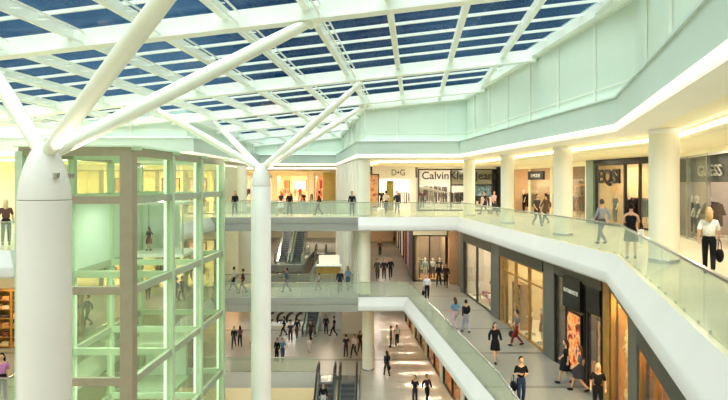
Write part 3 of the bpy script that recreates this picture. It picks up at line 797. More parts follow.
    def hairshape(kindh):
        h = MB(); c = MB().sphere((0, 0, 0), 1, 18, 12); pts = []
        for x, y, z in c.v:
            hx, hy, hz = x*.088, y*.108, z*.128
            if y > .25 and z < .55: hy = min(hy, .03+.045*max(0, z)); hx *= .97; hz = max(hz, .0) if z > -.2 else hz*.5
            if z < -.45: hz = -.065
            pts.append((hx, hy+.008, hz+1.628))
        h.add(pts, c.f)
        if kindh == 'longhair': h.sphere((0, -.075, 1.52), 1, 14, 10, (.095, .05, .165))
        if kindh == 'bun': h.sphere((0, -.10, 1.69), .05, 10, 8, (1, 1, 1))
        return h.mesh('hair', cloth('#222222'), True)
    for kh in ('short', 'longhair', 'bun'): R[kh] = hairshape(kh)
    R['J'] = J
    BODY[kind] = R; return R
def wear(t, pose, skin, top, bottom, tk='tee', bk='trousers', hair=None, hk='short', shoe=None, coat=False, dz=0):
    R = body_meshes(pose)
    def add(nm, me, *ms):
        o = local_part(nm, me, t); recol(o, *ms); o.location = (0, 0, dz); return o
    b = add('body', R['body'], skin, None if hair else skin, None if hair else skin)
    add('shirt' if tk != 'long' else 'jacket', R[tk], cloth(top))
    if bk == 'skirt': add('skirt', R['skirt'], cloth(bottom))
    else: add(bk, R[bk], cloth(bottom))
    if coat: add('coat_tail', R['coatskirt'], cloth(top))
    if hair:
        add('hair', R[hk], cloth(hair))
        for n in 'rl': add('shoe', R['shoe'+n], cloth(shoe or '#1d1b1a'))
    return R
BAGS = {}
def bag_mesh(kind):
    if kind in BAGS: return BAGS[kind]
    if kind == 'shopping_bag':
        m = MB(); w, d, h = .17, .07, .42
        m.add([(-w, -d, -.62), (w, -d, -.62), (w, d, -.62), (-w, d, -.62), (-w*.97, -d*.8, -.2), (w*.97, -d*.8, -.2), (w*.97, d*.8, -.2), (-w*.97, d*.8, -.2)], [(0,3,2,1),(4,5,6,7),(0,1,5,4),(1,2,6,5),(2,3,7,6),(3,0,4,7)])
        b = m.mesh('bag_body', cloth('#eeeeee')); r = .1
    else:
        m = MB(); m.sphere((0, 0, -.40), 1, 16, 10, (.21, .10, .19)); m.v = [(x, y, min(z, -.25)) for x, y, z in m.v]
        b = m.mesh('bag_body', cloth('#222222'), True); r = .12
    h = MB()
    for s in (-1, 1): h.tube([(-.09, s*.04, -.25), (-.07, s*.03, -.08), (0, 0, -.0), (.07, s*.03, -.08), (.09, s*.04, -.25)], .009, 6)
    BAGS[kind] = (b, h.mesh('handle', cloth('#222222'), True)); return BAGS[kind]
def person(x, y, z, label, pose='walk', face=0, top='#222222', bottom='#2a2f3a', hair='#2b211b', hk='short', tk='tee', bk='trousers', skin=M_skin, h=1.0, bag=None, group='shoppers', coat=False, shoe=None):
    """face: heading in degrees, 0 = away from the viewer, 180 = towards the viewer, 90 = to the left of the picture"""
    rz = math.radians(face)
    t = thing('person', label, 'person', (x, y, z), rz, group); t.scale = (h, h, h)
    R = wear(t, pose, skin, top, bottom, tk, bk, hair, hk, shoe, coat)
    if bag:
        kind, col, blabel = bag; hand = Vector(R['J']['elr'][0])+Vector((.06, .03, -.01)) if pose == 'phone' else Vector(R['J']['wrr'][0])+Vector((.02, 0, -.07)); hand.rotate(Matrix.Rotation(rz, 3, 'Z').to_quaternion())
        p = Vector((x, y, z))+hand*h; b = thing(kind, blabel, 'bag', p, rz+math.pi/2); b.scale = (h, h, h)
        m1, m2 = bag_mesh(kind); recol(local_part('bag_body', m1, b), cloth(col)); recol(local_part('handle', m2, b), cloth('#1d1b1a'))
    return t
# ------------------------------------------------------------------ upper level shops
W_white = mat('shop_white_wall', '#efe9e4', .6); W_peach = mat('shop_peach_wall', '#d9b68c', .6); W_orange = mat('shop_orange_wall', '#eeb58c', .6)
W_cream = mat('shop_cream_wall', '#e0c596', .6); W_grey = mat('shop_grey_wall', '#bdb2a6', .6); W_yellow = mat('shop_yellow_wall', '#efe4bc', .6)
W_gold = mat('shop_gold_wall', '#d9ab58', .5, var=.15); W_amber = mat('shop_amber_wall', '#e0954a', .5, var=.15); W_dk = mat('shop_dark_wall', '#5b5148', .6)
FS_w = floor_mat('floor_shop_light', '#e9dcc6', .9, '#d3c4a8'); FS_d = floor_mat('floor_shop_wood', '#b58a5c', .4, '#94704a')
DARKS = ['#2b2a2e', '#3d3733', '#5a4a42', '#1f2430', '#77675c']; REDS = ['#5c2a2e', '#7d3136', '#2a2326', '#3b3034', '#a88f86']
MIX = ['#3f4d63', '#7c4a3a', '#c9b79c', '#2d2c30', '#8d6f55', '#b9564a']; BRIGHT = ['#d8774a', '#e7c9a4', '#c24b3c', '#8a6a86', '#4a6f9a', '#f0e7da']
GREYS = ['#8d8f95', '#3c3f47', '#c8c6c4', '#55504c', '#23232a']
def pilaster(p, q, z0, z1, m, th=.5):
    f = Fr(p, q, z0); b = MB(); f.box(b, 0, f.W, -.1, th, .01, z1-z0); struct('wall_pilaster', b, m)
H3 = 3.66
# portal shop and jeans shop on the far frontal facade
f = Fr((.75, 50), (4.25, 50), ZU); interior(f, 5, H3, W_white, 230, '#fff0dc', FS_w)
s = shopfront(f, 2.75, 'white portal shopfront next to the lift core, upper level', [.12, f.W-.12], M_white, (H3, M_white), (0,), .5)
lettering('D•G', f, f.W/2+.35, -.13, 3.2, .5, M_graypil, s, 1.1)
b = MB(); f.box(b, 1.15, 1.75, .5, .8, .02, 2.5); tag(b.build('advertising_board', blotch('panel_green_gold', ['#5d6b2f', '#a89a4a', '#6b7a3c'], 2, 0, 1, .5, (1, 1, .4))), 'tall olive green display panel just inside the white portal shop', 'panel')
rack(f, 2.6, 1.2, 1.1, 'clothes rack with blue and grey garments inside the white portal shop', GREYS+['#6f8fae'], 'garments in the portal shop')
mannequin(f, .75, 1.0, 'mannequin in dark jacket left of the green panel in the white portal shop', '#3a3c44', '#22252c')
f = Fr((.47, 49.9), (.74, 49.9), ZU); poster(Fr((.47, 48), (.75, 48), ZU), .3, .0, 1.7, .8, 2.6, 'narrow orange lit poster beside the lift core, upper level', blotch('poster_orange', ['#d97b3c', '#f0c79a', '#c8552c'], 2))
fc = Fr((4.5, 50), (11.0, 50), ZU); interior(fc, 6, H3, W_white, 330, '#fff4ee', FS_w, 3)
s = shopfront(fc, 3.5, 'wide glazed jeans shopfront with large grey lettering on the upper level', [.06, 2.75, 4.3, 6.2], M_dark, (H3, M_white), (), .1)
b = MB(); fc.box(b, 2.8, 6.3, -.04, .06, 2.1, 2.2); b.build('transom', M_dark, s)
b = MB(); fc.box(b, 6.2, 6.5, -.1, .3, 0, 3.6); b.build('end_post', M_black, s)
b = MB(); fc.box(b, 2.8, 6.15, .12, .2, 2.2, 3.45); b.build('bulkhead_panel', mat('taupe_panel', '#c9bfb2', .5), s)
lettering('CalvinKlein Jeans', fc, 3.45, -.1, 2.95, .62, mat('letter_dark_grey', '#3c3937', .4), s, 6.25, .05, .012)
b = MB(); b.bar(fc.L(.1, 1.6, 2.0), fc.L(3.2, 2.6, 1.3), 1.6, .12); struct('trim_50', b, M_white)
poster(fc, 5.45, .35, 1.95, 1.5, 1.5, 'blue and white picture poster at the right end of the jeans shop window', blotch('poster_blue', ['#2f6fa8', '#9fd0ee', '#3c6fa0', '#e9f3f6'], 2.5, .15))
for k, (u, v, L) in enumerate(((.9, 1.2, 1.2), (2.1, 1.3, 1.0), (3.4, 1.2, 1.2), (4.9, 1.2, 1.1))):
    rack(fc, u, v, L, ('clothes rack at the left end of', 'second clothes rack from the left in', 'clothes rack right of the dark post in', 'clothes rack below the blue poster in')[k]+' the jeans shop window', REDS, 'garments in the jeans shop')
for k, u in enumerate((.4, 5.9)):
    mannequin(fc, u, .5, ('mannequin in wine red top at the left end of the jeans shop window', 'mannequin in grey top by the black end post of the jeans shop')[k], ('#7d3136', '#8d8f95')[k], '#2b2d38')
for k, u in enumerate((1.0, 2.4, 5.6)): rack(fc, u, 3.6+.4*k, 1.2, ('left', 'middle', 'right')[k]+' high clothes rack at the back of the jeans shop', REDS+DARKS, 'garments in the jeans shop', None, 0, 1.35)
FX = lambda y: 11+.15*(50-y)
def seg(y0, y1): return Fr((FX(y0), y0), (FX(y1), y1), ZU)
pilaster((FX(49.7), 49.7), (FX(46.8), 46.8), ZU, H3, M_black)
f1 = seg(46.6, 35.4); interior(f1, 6, H3, W_peach, 300, '#ffe8cc', FS_w, 3)
s = shopfront(f1, 3.45, 'open peach lit shop with small black hanging sign on the upper level', [.06, 3.2, 6.6, 8.4, 11.2], M_cream, (H3, M_cream), (0, 2), .12)
sg = MB(); f1.box(sg, 3.4, 5.9, -.22, -.1, 2.55, 3.15); sgn = sg.build('sign_board', M_black, s)
lettering('S∙MODE', f1, 4.7, -.22, 2.85, .24, M_white, sgn, 1.5)
for u0, u1 in ((4.1, 6.3), (6.9, 9.2)):
    b = MB()
    for a, c, z0, z1 in ((u0, u0+.2, 0, 2.1), (u1-.2, u1, 0, 2.1), (u0, u1, 2.1, 2.3)): f1.box(b, a, c, 3.2, 3.4, z0+.03, z1)
    t = b.build('portal_frame', M_wood); tag(t, 'brown portal frame deep inside the peach shop, '+('behind the black sign' if u0 < 5 else 'right of the ivory column'), 'frame')
for k, (u, v, L) in enumerate(((1.0, 1.0, 1.4), (2.4, 2.2, 1.2), (5.2, 2.2, 1.4), (8.0, 1.2, 1.5), (10.0, 1.6, 1.4))):
    rack(f1, u, v, L, ('clothes rack nearest the black pilaster in', 'second clothes rack from the black pilaster in', 'clothes rack before the first portal frame of', 'clothes rack before the second portal frame of', 'clothes rack at the near end of')[k]+' the peach shop', DARKS+['#b35a34'], 'garments in the peach shop')
table(f1, 6.4, 1.5, 1.4, .7, .8, 'wooden display table in the middle of the peach shop', M_wood, cols=DARKS+BRIGHT)
for k, u in enumerate((1.5, 3.3, 7.6, 9.6)): rack(f1, u, 4.4, 1.6, ('first', 'second', 'third', 'fourth')[k]+' high clothes rack from the far end of the peach shop', DARKS+['#a86a44'], 'garments in the peach shop', None, 0, 1.4)
for k, u in enumerate((.6, 2.9, 7.4, 10.6)): mannequin(f1, u, .7, 'mannequin in %s standing at the front of the peach shop' % ('black coat', 'grey top', 'brown jacket', 'navy dress')[k], ('#1d1c20', '#77767a', '#6a4a38', '#26304a')[k], '#23232a', skirt=k == 3)
for k, u in enumerate((1.0, 3.4, 7.0, 9.4)): shelf(f1, u, 5.72, 1.9, 2.7, ('first', 'second', 'third', 'fourth')[k]+' wall shelf from the far end of the peach shop', M_wood, DARKS+['#a8653a', '#c9b79c'], 5, 'goods_box', 'goods on the peach shop shelves')
pilaster((FX(35.4), 35.4), (FX(34.6), 34.6), ZU, H3, mat('shop_jamb_teal', '#7f9186', .5))
f2 = seg(34.5, 28.5); interior(f2, 6, H3, W_cream, 260, '#ffecd0', FS_d, 2)
s = shopfront(f2, 3.42, 'glazed shopfront with heavy black letters on the upper level', [.06, 2.9, 4.2, 5.95], M_dark, (3.64, M_black), (1,), .1, group=None)
lettering('EQSI', f2, 1.5, -.06, 2.72, .72, M_black, s, 2.2, .08, .035)
for k, (u, v, L) in enumerate(((1.6, 1.6, 1.5), (3.2, 2.6, 1.4), (4.8, 1.4, 1.3))):
    rack(f2, u, v, L, ('clothes rack behind the black lettered window', 'clothes rack at the back of the black lettered shop', 'clothes rack by the ivory column end of the black lettered shop')[k], DARKS+REDS, 'garments in the black lettered shop')
mannequin(f2, 1.0, .6, 'mannequin in blue jacket left in the black lettered window', '#4c6580', '#2b2d38'); mannequin(f2, 2.2, .7, 'mannequin in dark dress in the black lettered window', '#2b2326', '#2b2326', skirt=True)
mannequin(f2, 3.7, 1.6, 'mannequin in rust top deep in the black lettered shop', '#8a4a30', '#2b2a2e')
poster(f2, 3.0, 5.95, 1.9, 1.3, 1.6, 'brown picture on the back wall of the black lettered shop', blotch('poster_brown', ['#7c4a3a', '#d8b79a', '#5a3a30'], 2))
table(f2, 4.9, 3.2, 1.5, .8, .75, 'wooden table at the back of the black lettered shop', M_wood, cols=BRIGHT)
for k, u in enumerate((1.2, 3.3, 5.1)): rack(f2, u, 4.6, 1.5, ('left', 'middle', 'right')[k]+' high clothes rack at the back of the black lettered shop', DARKS+REDS, 'garments in the black lettered shop', None, 0, 1.4)
for k, u in enumerate((.9, 4.9)): shelf(f2, u, 5.72, 1.7, 2.7, ('left', 'right')[k]+' wall shelf at the back of the black lettered shop', M_wood, DARKS+REDS+['#c98a5a'], 5, 'goods_box', 'goods on the black lettered shop shelves')
mannequin(f2, 4.6, .6, 'mannequin in black suit by the open bay of the black lettered shop', '#17171a', '#17171a')
f3 = Fr((14.22, 27.6), (11.3, 15.7), ZU); interior(f3, 6, H3, W_grey, 300, '#fff0dc', FS_w, 3)
b = MB(); f3.box(b, .2, 7, 5.4, 5.95, .03, 2.3); struct('wall_shop', b, W_dk)
s = shopfront(f3, 3.5, 'wide shop with silver letters and dark fascia right of the nearest ivory column', [.06, 2.4, 5.0, 7.6, 10.0, 12.1], M_metal, (H3, M_cream), (2, 3), .07, base=0)
b = MB(); f3.box(b, .1, 12,   .25, .4, 2.4, 3.48); fas = b.build('fascia', mat('fascia_dark_grey', '#44433f', .5), s)
lettering('GUESS', f3, 4.5, .24, 2.85, .42, mat('letter_silver', '#c4c3be', .3, .5), fas, 2.9, .06, .012)
for k, (u, v, L) in enumerate(((.9, 1.4, 1.3), (2.2, 2.4, 1.5), (3.9, 1.6, 1.4), (6.0, 2.6, 1.6), (8.4, 1.6, 1.6))):
    rack(f3, u, v, L, ('clothes rack behind the far pane of', 'second clothes rack from the far end of', 'clothes rack behind the middle pane of', 'clothes rack beside the open entrance of', 'clothes rack nearest the viewer in')[k]+' the silver lettered shop', DARKS+['#3f4d63'], 'garments in the silver lettered shop')
for k, u in enumerate((.6, 1.5, 3.2)):
    mannequin(f3, u, .6, ('mannequin in black top at the far end of the silver lettered window', 'mannequin in navy top below the silver letters', 'mannequin in brown coat in the middle of the silver lettered window')[k], ('#1f2024', '#2c3850', '#5a4a42')[k], '#23232a')
for k, u in enumerate((1.0, 2.6, 4.4, 7.2)): rack(f3, u, 4.1, 1.5, ('first', 'second', 'third', 'fourth')[k]+' high clothes rack from the far end of the silver lettered shop', DARKS+['#8a6a50'], 'garments in the silver lettered shop', None, 0, 1.4)
for k, u in enumerate((8.2, 10.4)): shelf(f3, u, 5.72, 1.9, 2.5, ('far', 'near')[k]+' wall shelf at the back of the silver lettered shop', M_wood, DARKS+['#c98a5a', '#b8472e'], 5, 'goods_box', 'goods on the silver lettered shop shelves')
ct = thing('counter', 'red sales counter inside the entrance of the silver lettered shop', 'counter', f3.L(5.6, 1.2, .02))
b = MB(); f3.box(b, 4.8, 6.4, .9, 1.5, .02, .85); b.build('counter_body', mat('red_lacquer', '#b8472e', .4), ct)
b = MB(); f3.box(b, 4.75, 6.45, .85, 1.55, .85, .92); b.build('counter_top', M_wood, ct)
b = MB(); f3.box(b, 3.4, 6.2, 4.6, 4.75, .03, 2.2); b.build('portal_panel', M_wood, s)
# far shops beyond the upper escalators
for k, (x0, x1, wl_, pw, nm) in enumerate(((-17.5, -11.9, W_grey, 700, 'greyish shop beyond the left footbridge end'), (-11.4, -7.3, W_orange, 850, 'orange lit shop behind the far escalators'), (-6.4, -5.3, W_orange, 180, 'narrow orange shop right of the far white pillar'))):
    f = Fr((x0, 78), (x1, 78), ZU); interior(f, 5, H3, wl_, pw, '#ffdcbc', FS_w, 2 if x1-x0 > 2 else 1, .8)
    shopfront(f, 3.3, nm+', upper level', [.06, f.W/2, f.W-.06], M_cream, (H3, M_cream), (1,), .12)
    for j in range(max(1, int(f.W/1.7))): rack(f, .9+1.7*j if f.W > 2 else .55, 1.2 if f.W > 2 else 2, 1.2 if f.W > 2 else .6, '%s rack in the %s' % (('leftmost', 'second from left', 'third from left')[j] if f.W > 2 else 'lone', nm.replace('beyond the left footbridge end', 'past the left footbridge end')), GREYS+MIX if k == 0 else BRIGHT, 'garments in the far shops', 6)
    if k == 1: poster(f, 2.6, 4.95, 1.9, 1.6, 1.4, 'white picture panel on the back wall of the orange lit shop', W_white); poster(f, .8, 4.95, 1.8, .7, 1.6, 'red framed panel on the left back wall of the orange lit shop', mat('poster_red', '#b8552e'))
    if k == 2: poster(f, .55, 4.9, 1.7, .8, 1.8, 'dark red picture in the narrow orange shop', mat('poster_darkred', '#8a3a28'))
pilaster((-7.2, 78), (-6.5, 78), ZU, H3, M_cream); pilaster((-11.9, 78), (-11.4, 78), ZU, H3, M_cream); pilaster((-5.3, 77.6), (-2.9, 77.6), ZU, H3, mat('panel_olive', '#cbbb7a', .6))
# ------------------------------------------------------------------ left facade, upper and middle levels
for z, nm in ((ZU, 'upper'), (ZM, 'middle')):
    f = Fr((-24, 45), (-10.9, 45), z); H = H3 if z == ZU else 4.5
    interior(f, 7, H, W_yellow, 1000 if z == ZU else 700, '#fff0cc', FS_w, 4)
    s = shopfront(f, 3.3 if z == ZU else 3.6, 'yellow lit shopfront behind the lift tower, %s level' % nm, [.1, 2.2, 4.3, 6.4, 8.5, 10.6, 12.9], M_brown, (H, M_cream), (2, 4), .3)
    for k in range(5):
        rack(f, 1.4+2.4*k, 1.4, 1.4, '%s clothes rack from the left in the %s yellow shop' % (('first', 'second', 'third', 'fourth', 'fifth')[k], nm), MIX, 'garments in the yellow shops', 6)
    for k, u in enumerate((3.2, 7.3, 9.6, 11.8)):
        poster(f, u, 6.95, 2.0, 1.5, 1.4, '%s picture on the back wall of the yellow lit shop, %s level' % (('brown blotched', 'orange', 'red and white', 'tan')[k], nm), blotch('poster_y%d' % k, [['#8a5a3a', '#c9a878'], ['#d98a4a', '#f0d0a0'], ['#b8482e', '#f0e4d4'], ['#a8763c', '#dcbf88']][k], 3))
    for k, u in enumerate((3.1, 8.7, 10.4)): table(f, u+.4, 3.4, 1.3, .7, .8, '%s display table in the %s yellow shop' % (('left', 'middle', 'right')[k], nm), M_wood, cols=MIX)
fl = Fr((-18.5, 28.7), (-13.4, 28.7), ZM)
for k in range(3): shelf(fl, .9+1.65*k, 0, 1.6, 2.75, 'wooden shelf of brown goods by the left picture edge, %s of three' % ('first', 'middle', 'last')[k], M_wood, ['#b98a5a', '#7c4a3a', '#e0c9a0', '#5a4a42', '#cf9c62'], 6, 'goods_box', 'goods on the left shelves')
lamp(fl.L(2.6, -1.5, 4.4), 1.2, 160, '#ffe2b0')
# ------------------------------------------------------------------ middle level shops on the right
GX = lambda y: 10.58-.0808*y
def gseg(y0, y1): return Fr((GX(y0), y0), (GX(y1), y1), ZM)
def mpil(y0, y1, m=M_graypil): pilaster((GX(y0), y0), (GX(y1), y1), ZM, -.97, m)
mpil(43.4, 42.6); mpil(35.9, 34.3); mpil(27.6, 26.4)
M_hdr = mat('header_dark_stone', '#4b4a42', .5, var=.08)
g1 = gseg(42.6, 35.9); interior(g1, 5, 4.5, W_grey, 420, '#ffeeda', FS_w, 2)
shopfront(g1, 3.75, 'first glazed shopfront of the middle walkway, grey interior', [.06, 3.3, 6.65], M_dark, (4.52, M_hdr), (), .1)
mannequin(g1, 1.0, .6, 'white mannequin in pale dress in the first middle walkway window', '#efeae4', '#efeae4', skirt=True); mannequin(g1, 4.95, .7, 'mannequin in black suit in the first middle walkway window', '#1f2024', '#1f2024')
mannequin(g1, 5.95, .8, 'mannequin in white jacket in the first middle walkway window', '#e5e3e0', '#2b2a2e')
rack(g1, 2.4, 1.6, 1.4, 'clothes rack left in the first middle walkway shop', GREYS, 'garments in the first middle shop'); rack(g1, 5.2, 2.2, 1.6, 'clothes rack right in the first middle walkway shop', DARKS, 'garments in the first middle shop')
table(g1, 3.4, .8, 2.4, .7, .45, 'low pink display table behind the first middle walkway window', mat('pink_lacquer', '#cf8d80', .4), cols=BRIGHT)
b = MB(); g1.box(b, 3.6, 6.0, 3.0, 3.2, 2.2, 3.4); tag(b.build('hanging_banner', M_black), 'black banner hanging in the first middle walkway shop', 'banner')
g2 = gseg(34.2, 27.7); interior(g2, 4.5, 4.5, mat('shop_tan_wall', '#dcc495', .6), 260, '#ffecca', FS_w, 2)
s = shopfront(g2, 3.75, 'brightly lit cream shopfront in the middle of the walkway', [.06, .9, 2.5, 4.5, 6.45], M_wood, (4.52, M_hdr), (), .12, 2.9)
shelf(g2, 1.7, .5, 1.3, 2.4, 'wooden shelf of amber goods behind the narrow cream window', M_wood, ['#c98a4a', '#e0b070', '#8a5a34'], 5, 'goods_box', 'amber goods')
shelf(g2, 3.4, 4.2, 1.6, 2.4, 'wooden wall shelf at the back of the cream shop', M_wood, ['#c9a070', '#8a5a34', '#f0dfc0'], 5, 'goods_box', 'goods at the back of the cream shop')
for k in range(2): mannequin(g2, 5.0+.8*k, .5+.1*k, ('mannequin in brown dress at the near end of the cream shop', 'mannequin in black patterned dress beside the grey pilaster')[k], ('#8a6a50', '#3a3230')[k], ('#8a6a50', '#3a3230')[k], skirt=True)
rack(g2, 3.6, 1.6, 1.3, 'clothes rack in the third pane of the cream shop', ['#c9a070', '#8a5a34', '#d8c0a0', '#6a4a38'], 'garments in the cream shop')
mannequin(g2, 3.3, .5, 'mannequin in tan coat in the third pane of the cream shop', '#b98a5a', '#6a4a38')
rack(g2, 5.4, 2.4, 1.4, 'clothes rack at the near end of the cream shop', DARKS, 'garments in the cream shop')
poster(g2, 4.0, 4.46, 2.6, 1.4, 1.3, 'framed pale picture high on the back wall of the cream shop', mat('poster_pale', '#e8d9b8'))
g3 = gseg(26.4, 22.0); interior(g3, 3.5, 4.5, W_dk, 300, '#ffc890', FS_d, 1)
s = shopfront(g3, 3.9, 'black framed shopfront with orange posters near the wooden wall', [.06, 1.15, 2.85, 3.1, 4.3], M_black, (4.52, M_hdr), (), .16)
b = MB(); g3.box(b, 1.2, 2.85, -.22, -.02, 2.75, 4.0); sb = b.build('sign_board', M_black, s)
lettering('ROTARIMATTI', g3, 2.02, -.22, 3.45, .16, M_white, sb, 1.3, .02)
b = MB(); g3.box(b, 3.1, 4.25, -.1, .0, 2.9, 3.9); b.build('blank_panel', M_black, s)
P_or = blotch('poster_flame', ['#b8330f', '#e87a2a', '#f0b878', '#c2401a', '#5a2416'], 1.6, .35)
poster(g3, 2.02, -.05, 1.45, 1.35, 2.3, 'tall orange flame coloured poster under the black sign', P_or, M_black)
poster(g3, 3.72, .35, 1.4, .95, 2.4, 'second orange poster right of the slim black post', P_or, M_black)
for k in range(2): mannequin(g3, .5+.62*k, .6+.15*k, ('mannequin in white shirt in the dark window left of the orange poster', 'mannequin in grey dress close to the orange poster')[k], ('#efece6', '#8d8780')[k], '#22201f')
mannequin(g3, 3.6, .9, 'mannequin in red dress by the wooden wall', '#a83a2a', '#a83a2a', skirt=True)
# wooden wall, gold shop, orange shop after the bend
pilaster((GX(21.9), 21.9), (8.85, 21.42), ZM, -.97, M_wood)
ub = Vector((-.278, -.96)).normalized(); pb = lambda t: (8.85+ub.x*t, 21.4+ub.y*t)
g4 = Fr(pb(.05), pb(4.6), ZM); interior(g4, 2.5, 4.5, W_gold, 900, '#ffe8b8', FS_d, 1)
shopfront(g4, 4.1, 'gold lit window with draped fabric beyond the wooden wall', [.05, g4.W-.05], M_wood, (4.52, M_hdr), (), .1)
P_gold = blotch('gold_drape', ['#7a5a20', '#e8cf80', '#a8802c', '#fff0b8', '#5a4418'], 3, .1, 2.5, .35, (1, 1, .35))
for k in range(7):
    b = MB(); pts = [(.35+.48*k, .6)]
    m2 = MB(); n = 10; prof = []
    for i in range(n+1): prof.append((.16+.05*math.sin(i*1.3+k), 3.6*i/n))
    m2.lathe(prof, g4.L(.45+.6*k, .5, .02), 14, 1, .6); tag(m2.build('fabric_drape', P_gold, None, True), 'shining gold fabric drape, %s from the wooden wall in the gold window' % ('first', 'second', 'third', 'fourth', 'fifth', 'sixth', 'seventh')[k], 'drape', 'gold drapes')
pilaster(pb(4.6), pb(6.2), ZM, -.97, M_graypil)
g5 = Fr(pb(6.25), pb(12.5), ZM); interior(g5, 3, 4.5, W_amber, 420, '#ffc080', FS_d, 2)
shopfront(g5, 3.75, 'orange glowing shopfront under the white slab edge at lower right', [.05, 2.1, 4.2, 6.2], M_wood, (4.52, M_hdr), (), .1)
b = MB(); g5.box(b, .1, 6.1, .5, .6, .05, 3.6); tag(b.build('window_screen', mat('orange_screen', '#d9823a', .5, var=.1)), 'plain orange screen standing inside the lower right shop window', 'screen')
# far frontal shop and the receding mall street of the middle level
g6 = Fr((3.9, 47.6), (6.55, 47.6), ZM); interior(g6, 4, 4.5, W_dk, 480, '#ffe6c8', FS_d, 1)
shopfront(g6, 3.7, 'dark shop window at the end of the middle walkway', [.06, 1.3, 2.6], M_dark, (4.52, M_cream), (), .1)
for k, u in enumerate((.45, 1.03, 1.62, 2.2)): mannequin(g6, u, .6+.2*(k % 2), 'mannequin in %s in the dark end window of the middle walkway' % ('grey coat', 'pale blue top', 'white top', 'black dress')[k], ('#77767a', '#9fb4c4', '#e5e3e0', '#1d1d20')[k], ('#33353d', '#c8c6c4', '#55504c', '#1d1d20')[k], skirt=k == 3)
rack(g6, 1.3, 2.0, 1.8, 'clothes rack behind the mannequins of the dark end window', GREYS+DARKS, 'garments in the dark end window')
pilaster((6.6, 46.6), (7.3, 46.6), ZM, -.97, mat('tan_pier', '#b98f68', .5, var=.06)); pilaster((7.3, 46), (7.32, 43.4), ZM, -.97, M_graypil)
g7 = Fr((3.9, 76), (3.9, 47.8), ZM); interior(g7, .3, 4.5, W_peach, 10, '#ffdcb0', None, 1, .3)
for k in range(6):
    u = 27-4.2*k; c = [['#b8552e', '#e0a070'], ['#7a4a6a', '#c28aa8'], ['#a85a30', '#6a3a28'], ['#e8d8c0', '#c89a70'], ['#39507a', '#a8b8d0'], ['#c8702e', '#e8b880']][k]
    poster(g7, u, .05, 1.9, 2.6, 3.2, '%s window display, %s along the receding shops of the middle level' % (('rust', 'mauve', 'brown', 'cream', 'blue', 'amber')[k], ('first', 'second', 'third', 'fourth', 'fifth', 'last')[k]), blotch('disp%d' % k, c, 1.5, .25), M_dark, 'window display')
struct('wall_end', MB().prism([(.45, 80), (3.9, 80), (3.9, 80.2), (.45, 80.2)], ZM, -.97), W_peach)
# ------------------------------------------------------------------ lower level shops
LX = lambda y: 5.3-.0747*(y-40)
for k, (y0, y1) in enumerate(((57.5, 52.4), (51.6, 46.6), (45.8, 40.8), (40, 34.8), (34, 28))):
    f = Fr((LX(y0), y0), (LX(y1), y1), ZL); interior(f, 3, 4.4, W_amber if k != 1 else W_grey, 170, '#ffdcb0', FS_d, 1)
    shopfront(f, 3.5, '%s amber lit shop window from the far end of the lower arcade' % ('first', 'second', 'third', 'fourth', 'fifth')[k], [.05, f.W/2, f.W-.05], M_dark, (4.42, M_cream), (), .1)
    for j in range(3):
        mannequin(f, 1.0+1.5*j, .6, 'mannequin %s in the %s amber window of the lower arcade' % (('in red', 'in ochre', 'in brown')[j], ('first', 'second', 'third', 'fourth', 'fifth')[k]), ('#a8402a', '#c98a3a', '#6a4630')[j], '#3a2c24')
    pilaster((LX(y1), y1), (LX(y1-.8), y1-.8), ZL, ZM-.97, M_column)
fL = Fr((-17, 63), (-10.5, 63), ZL); interior(fL, 4, 4.4, W_cream, 260, '#fff0d8', FS_w, 2)
shopfront(fL, 3.5, 'cream lit shop far left on the lower floor behind the slim column', [.05, 2.2, 4.4, 6.4], M_brown, (4.4, M_cream), (1,), .12)
for k in range(3): shelf(fL, 4.2+.9*k, .9, .85, 2.2, '%s shelf of bright goods in the far lower shop' % ('left', 'middle', 'right')[k], M_white, BRIGHT, 5, 'goods_box', 'goods in the far lower shop')
# seats on the lower floor
pod = thing('seat_plinth', 'long pale plinth under four dark curved seats on the lower floor', 'plinth', (-7.4, 55.5, ZL))
MB().box((-7.4, 55.5, ZL+.13), (3.6, 1.4, .26)).build('plinth_block', M_column, pod); MB().box((-7.4, 55.5, ZL+.28), (3.7, 1.5, .04)).build('plinth_top', M_white, pod)
for k in range(4):
    x = -8.6+.87*k; z = ZL+.3; t = thing('curved_seat', '%s of the four dark curved seats on the pale lower floor plinth' % ('leftmost', 'second from left', 'second from right', 'rightmost')[k], 'seat', (x, 55.6, z), 0, 'curved seats')
    MB().tube([(x-.28, 55.6, z+.07), (x-.3, 55.6, z+.4), (x-.2, 55.6, z+.75), (x+.02, 55.6, z+.95), (x+.3, 55.6, z+1.0)], [.07, .12, .12, .11, .09], 10).build('shell', M_dark, t, True)
    MB().box((x+.02, 55.5, z+.34), (.36, .5, .08)).build('cushion', M_rubber, t); MB().cyl((x+.02, 55.5, z), (x+.02, 55.5, z+.3), .05, n=10).build('pedestal', M_metal, t)
# kiosk beyond the middle footbridge
struct('floor_middle', MB().prism([(-4.0, 45), (-.45, 45), (-1.7, 56), (-4.0, 56)], ZM-.6, ZM), FM_mid)
k_ = thing('kiosk', 'white topped golden kiosk beyond the middle footbridge', 'kiosk', (-2.9, 49.5, ZM))
MB().box((-2.9, 49.5, ZM+.5), (1.9, 1.0, .96)).build('counter_body', W_gold, k_); MB().box((-2.9, 49.5, ZM+1.02), (2.1, 1.2, .08)).build('counter_top', M_white, k_)
MB().box((-2.9, 49.9, ZM+1.45), (1.7, .1, .75)).build('lit_panel', mat('kiosk_light', '#fff0d8', .5, emit=.35), k_)
balustrade([(-4.0, 56), (-4.0, 45.1)], ZM, 'short glass balustrade left of the golden kiosk', inset=-.1)

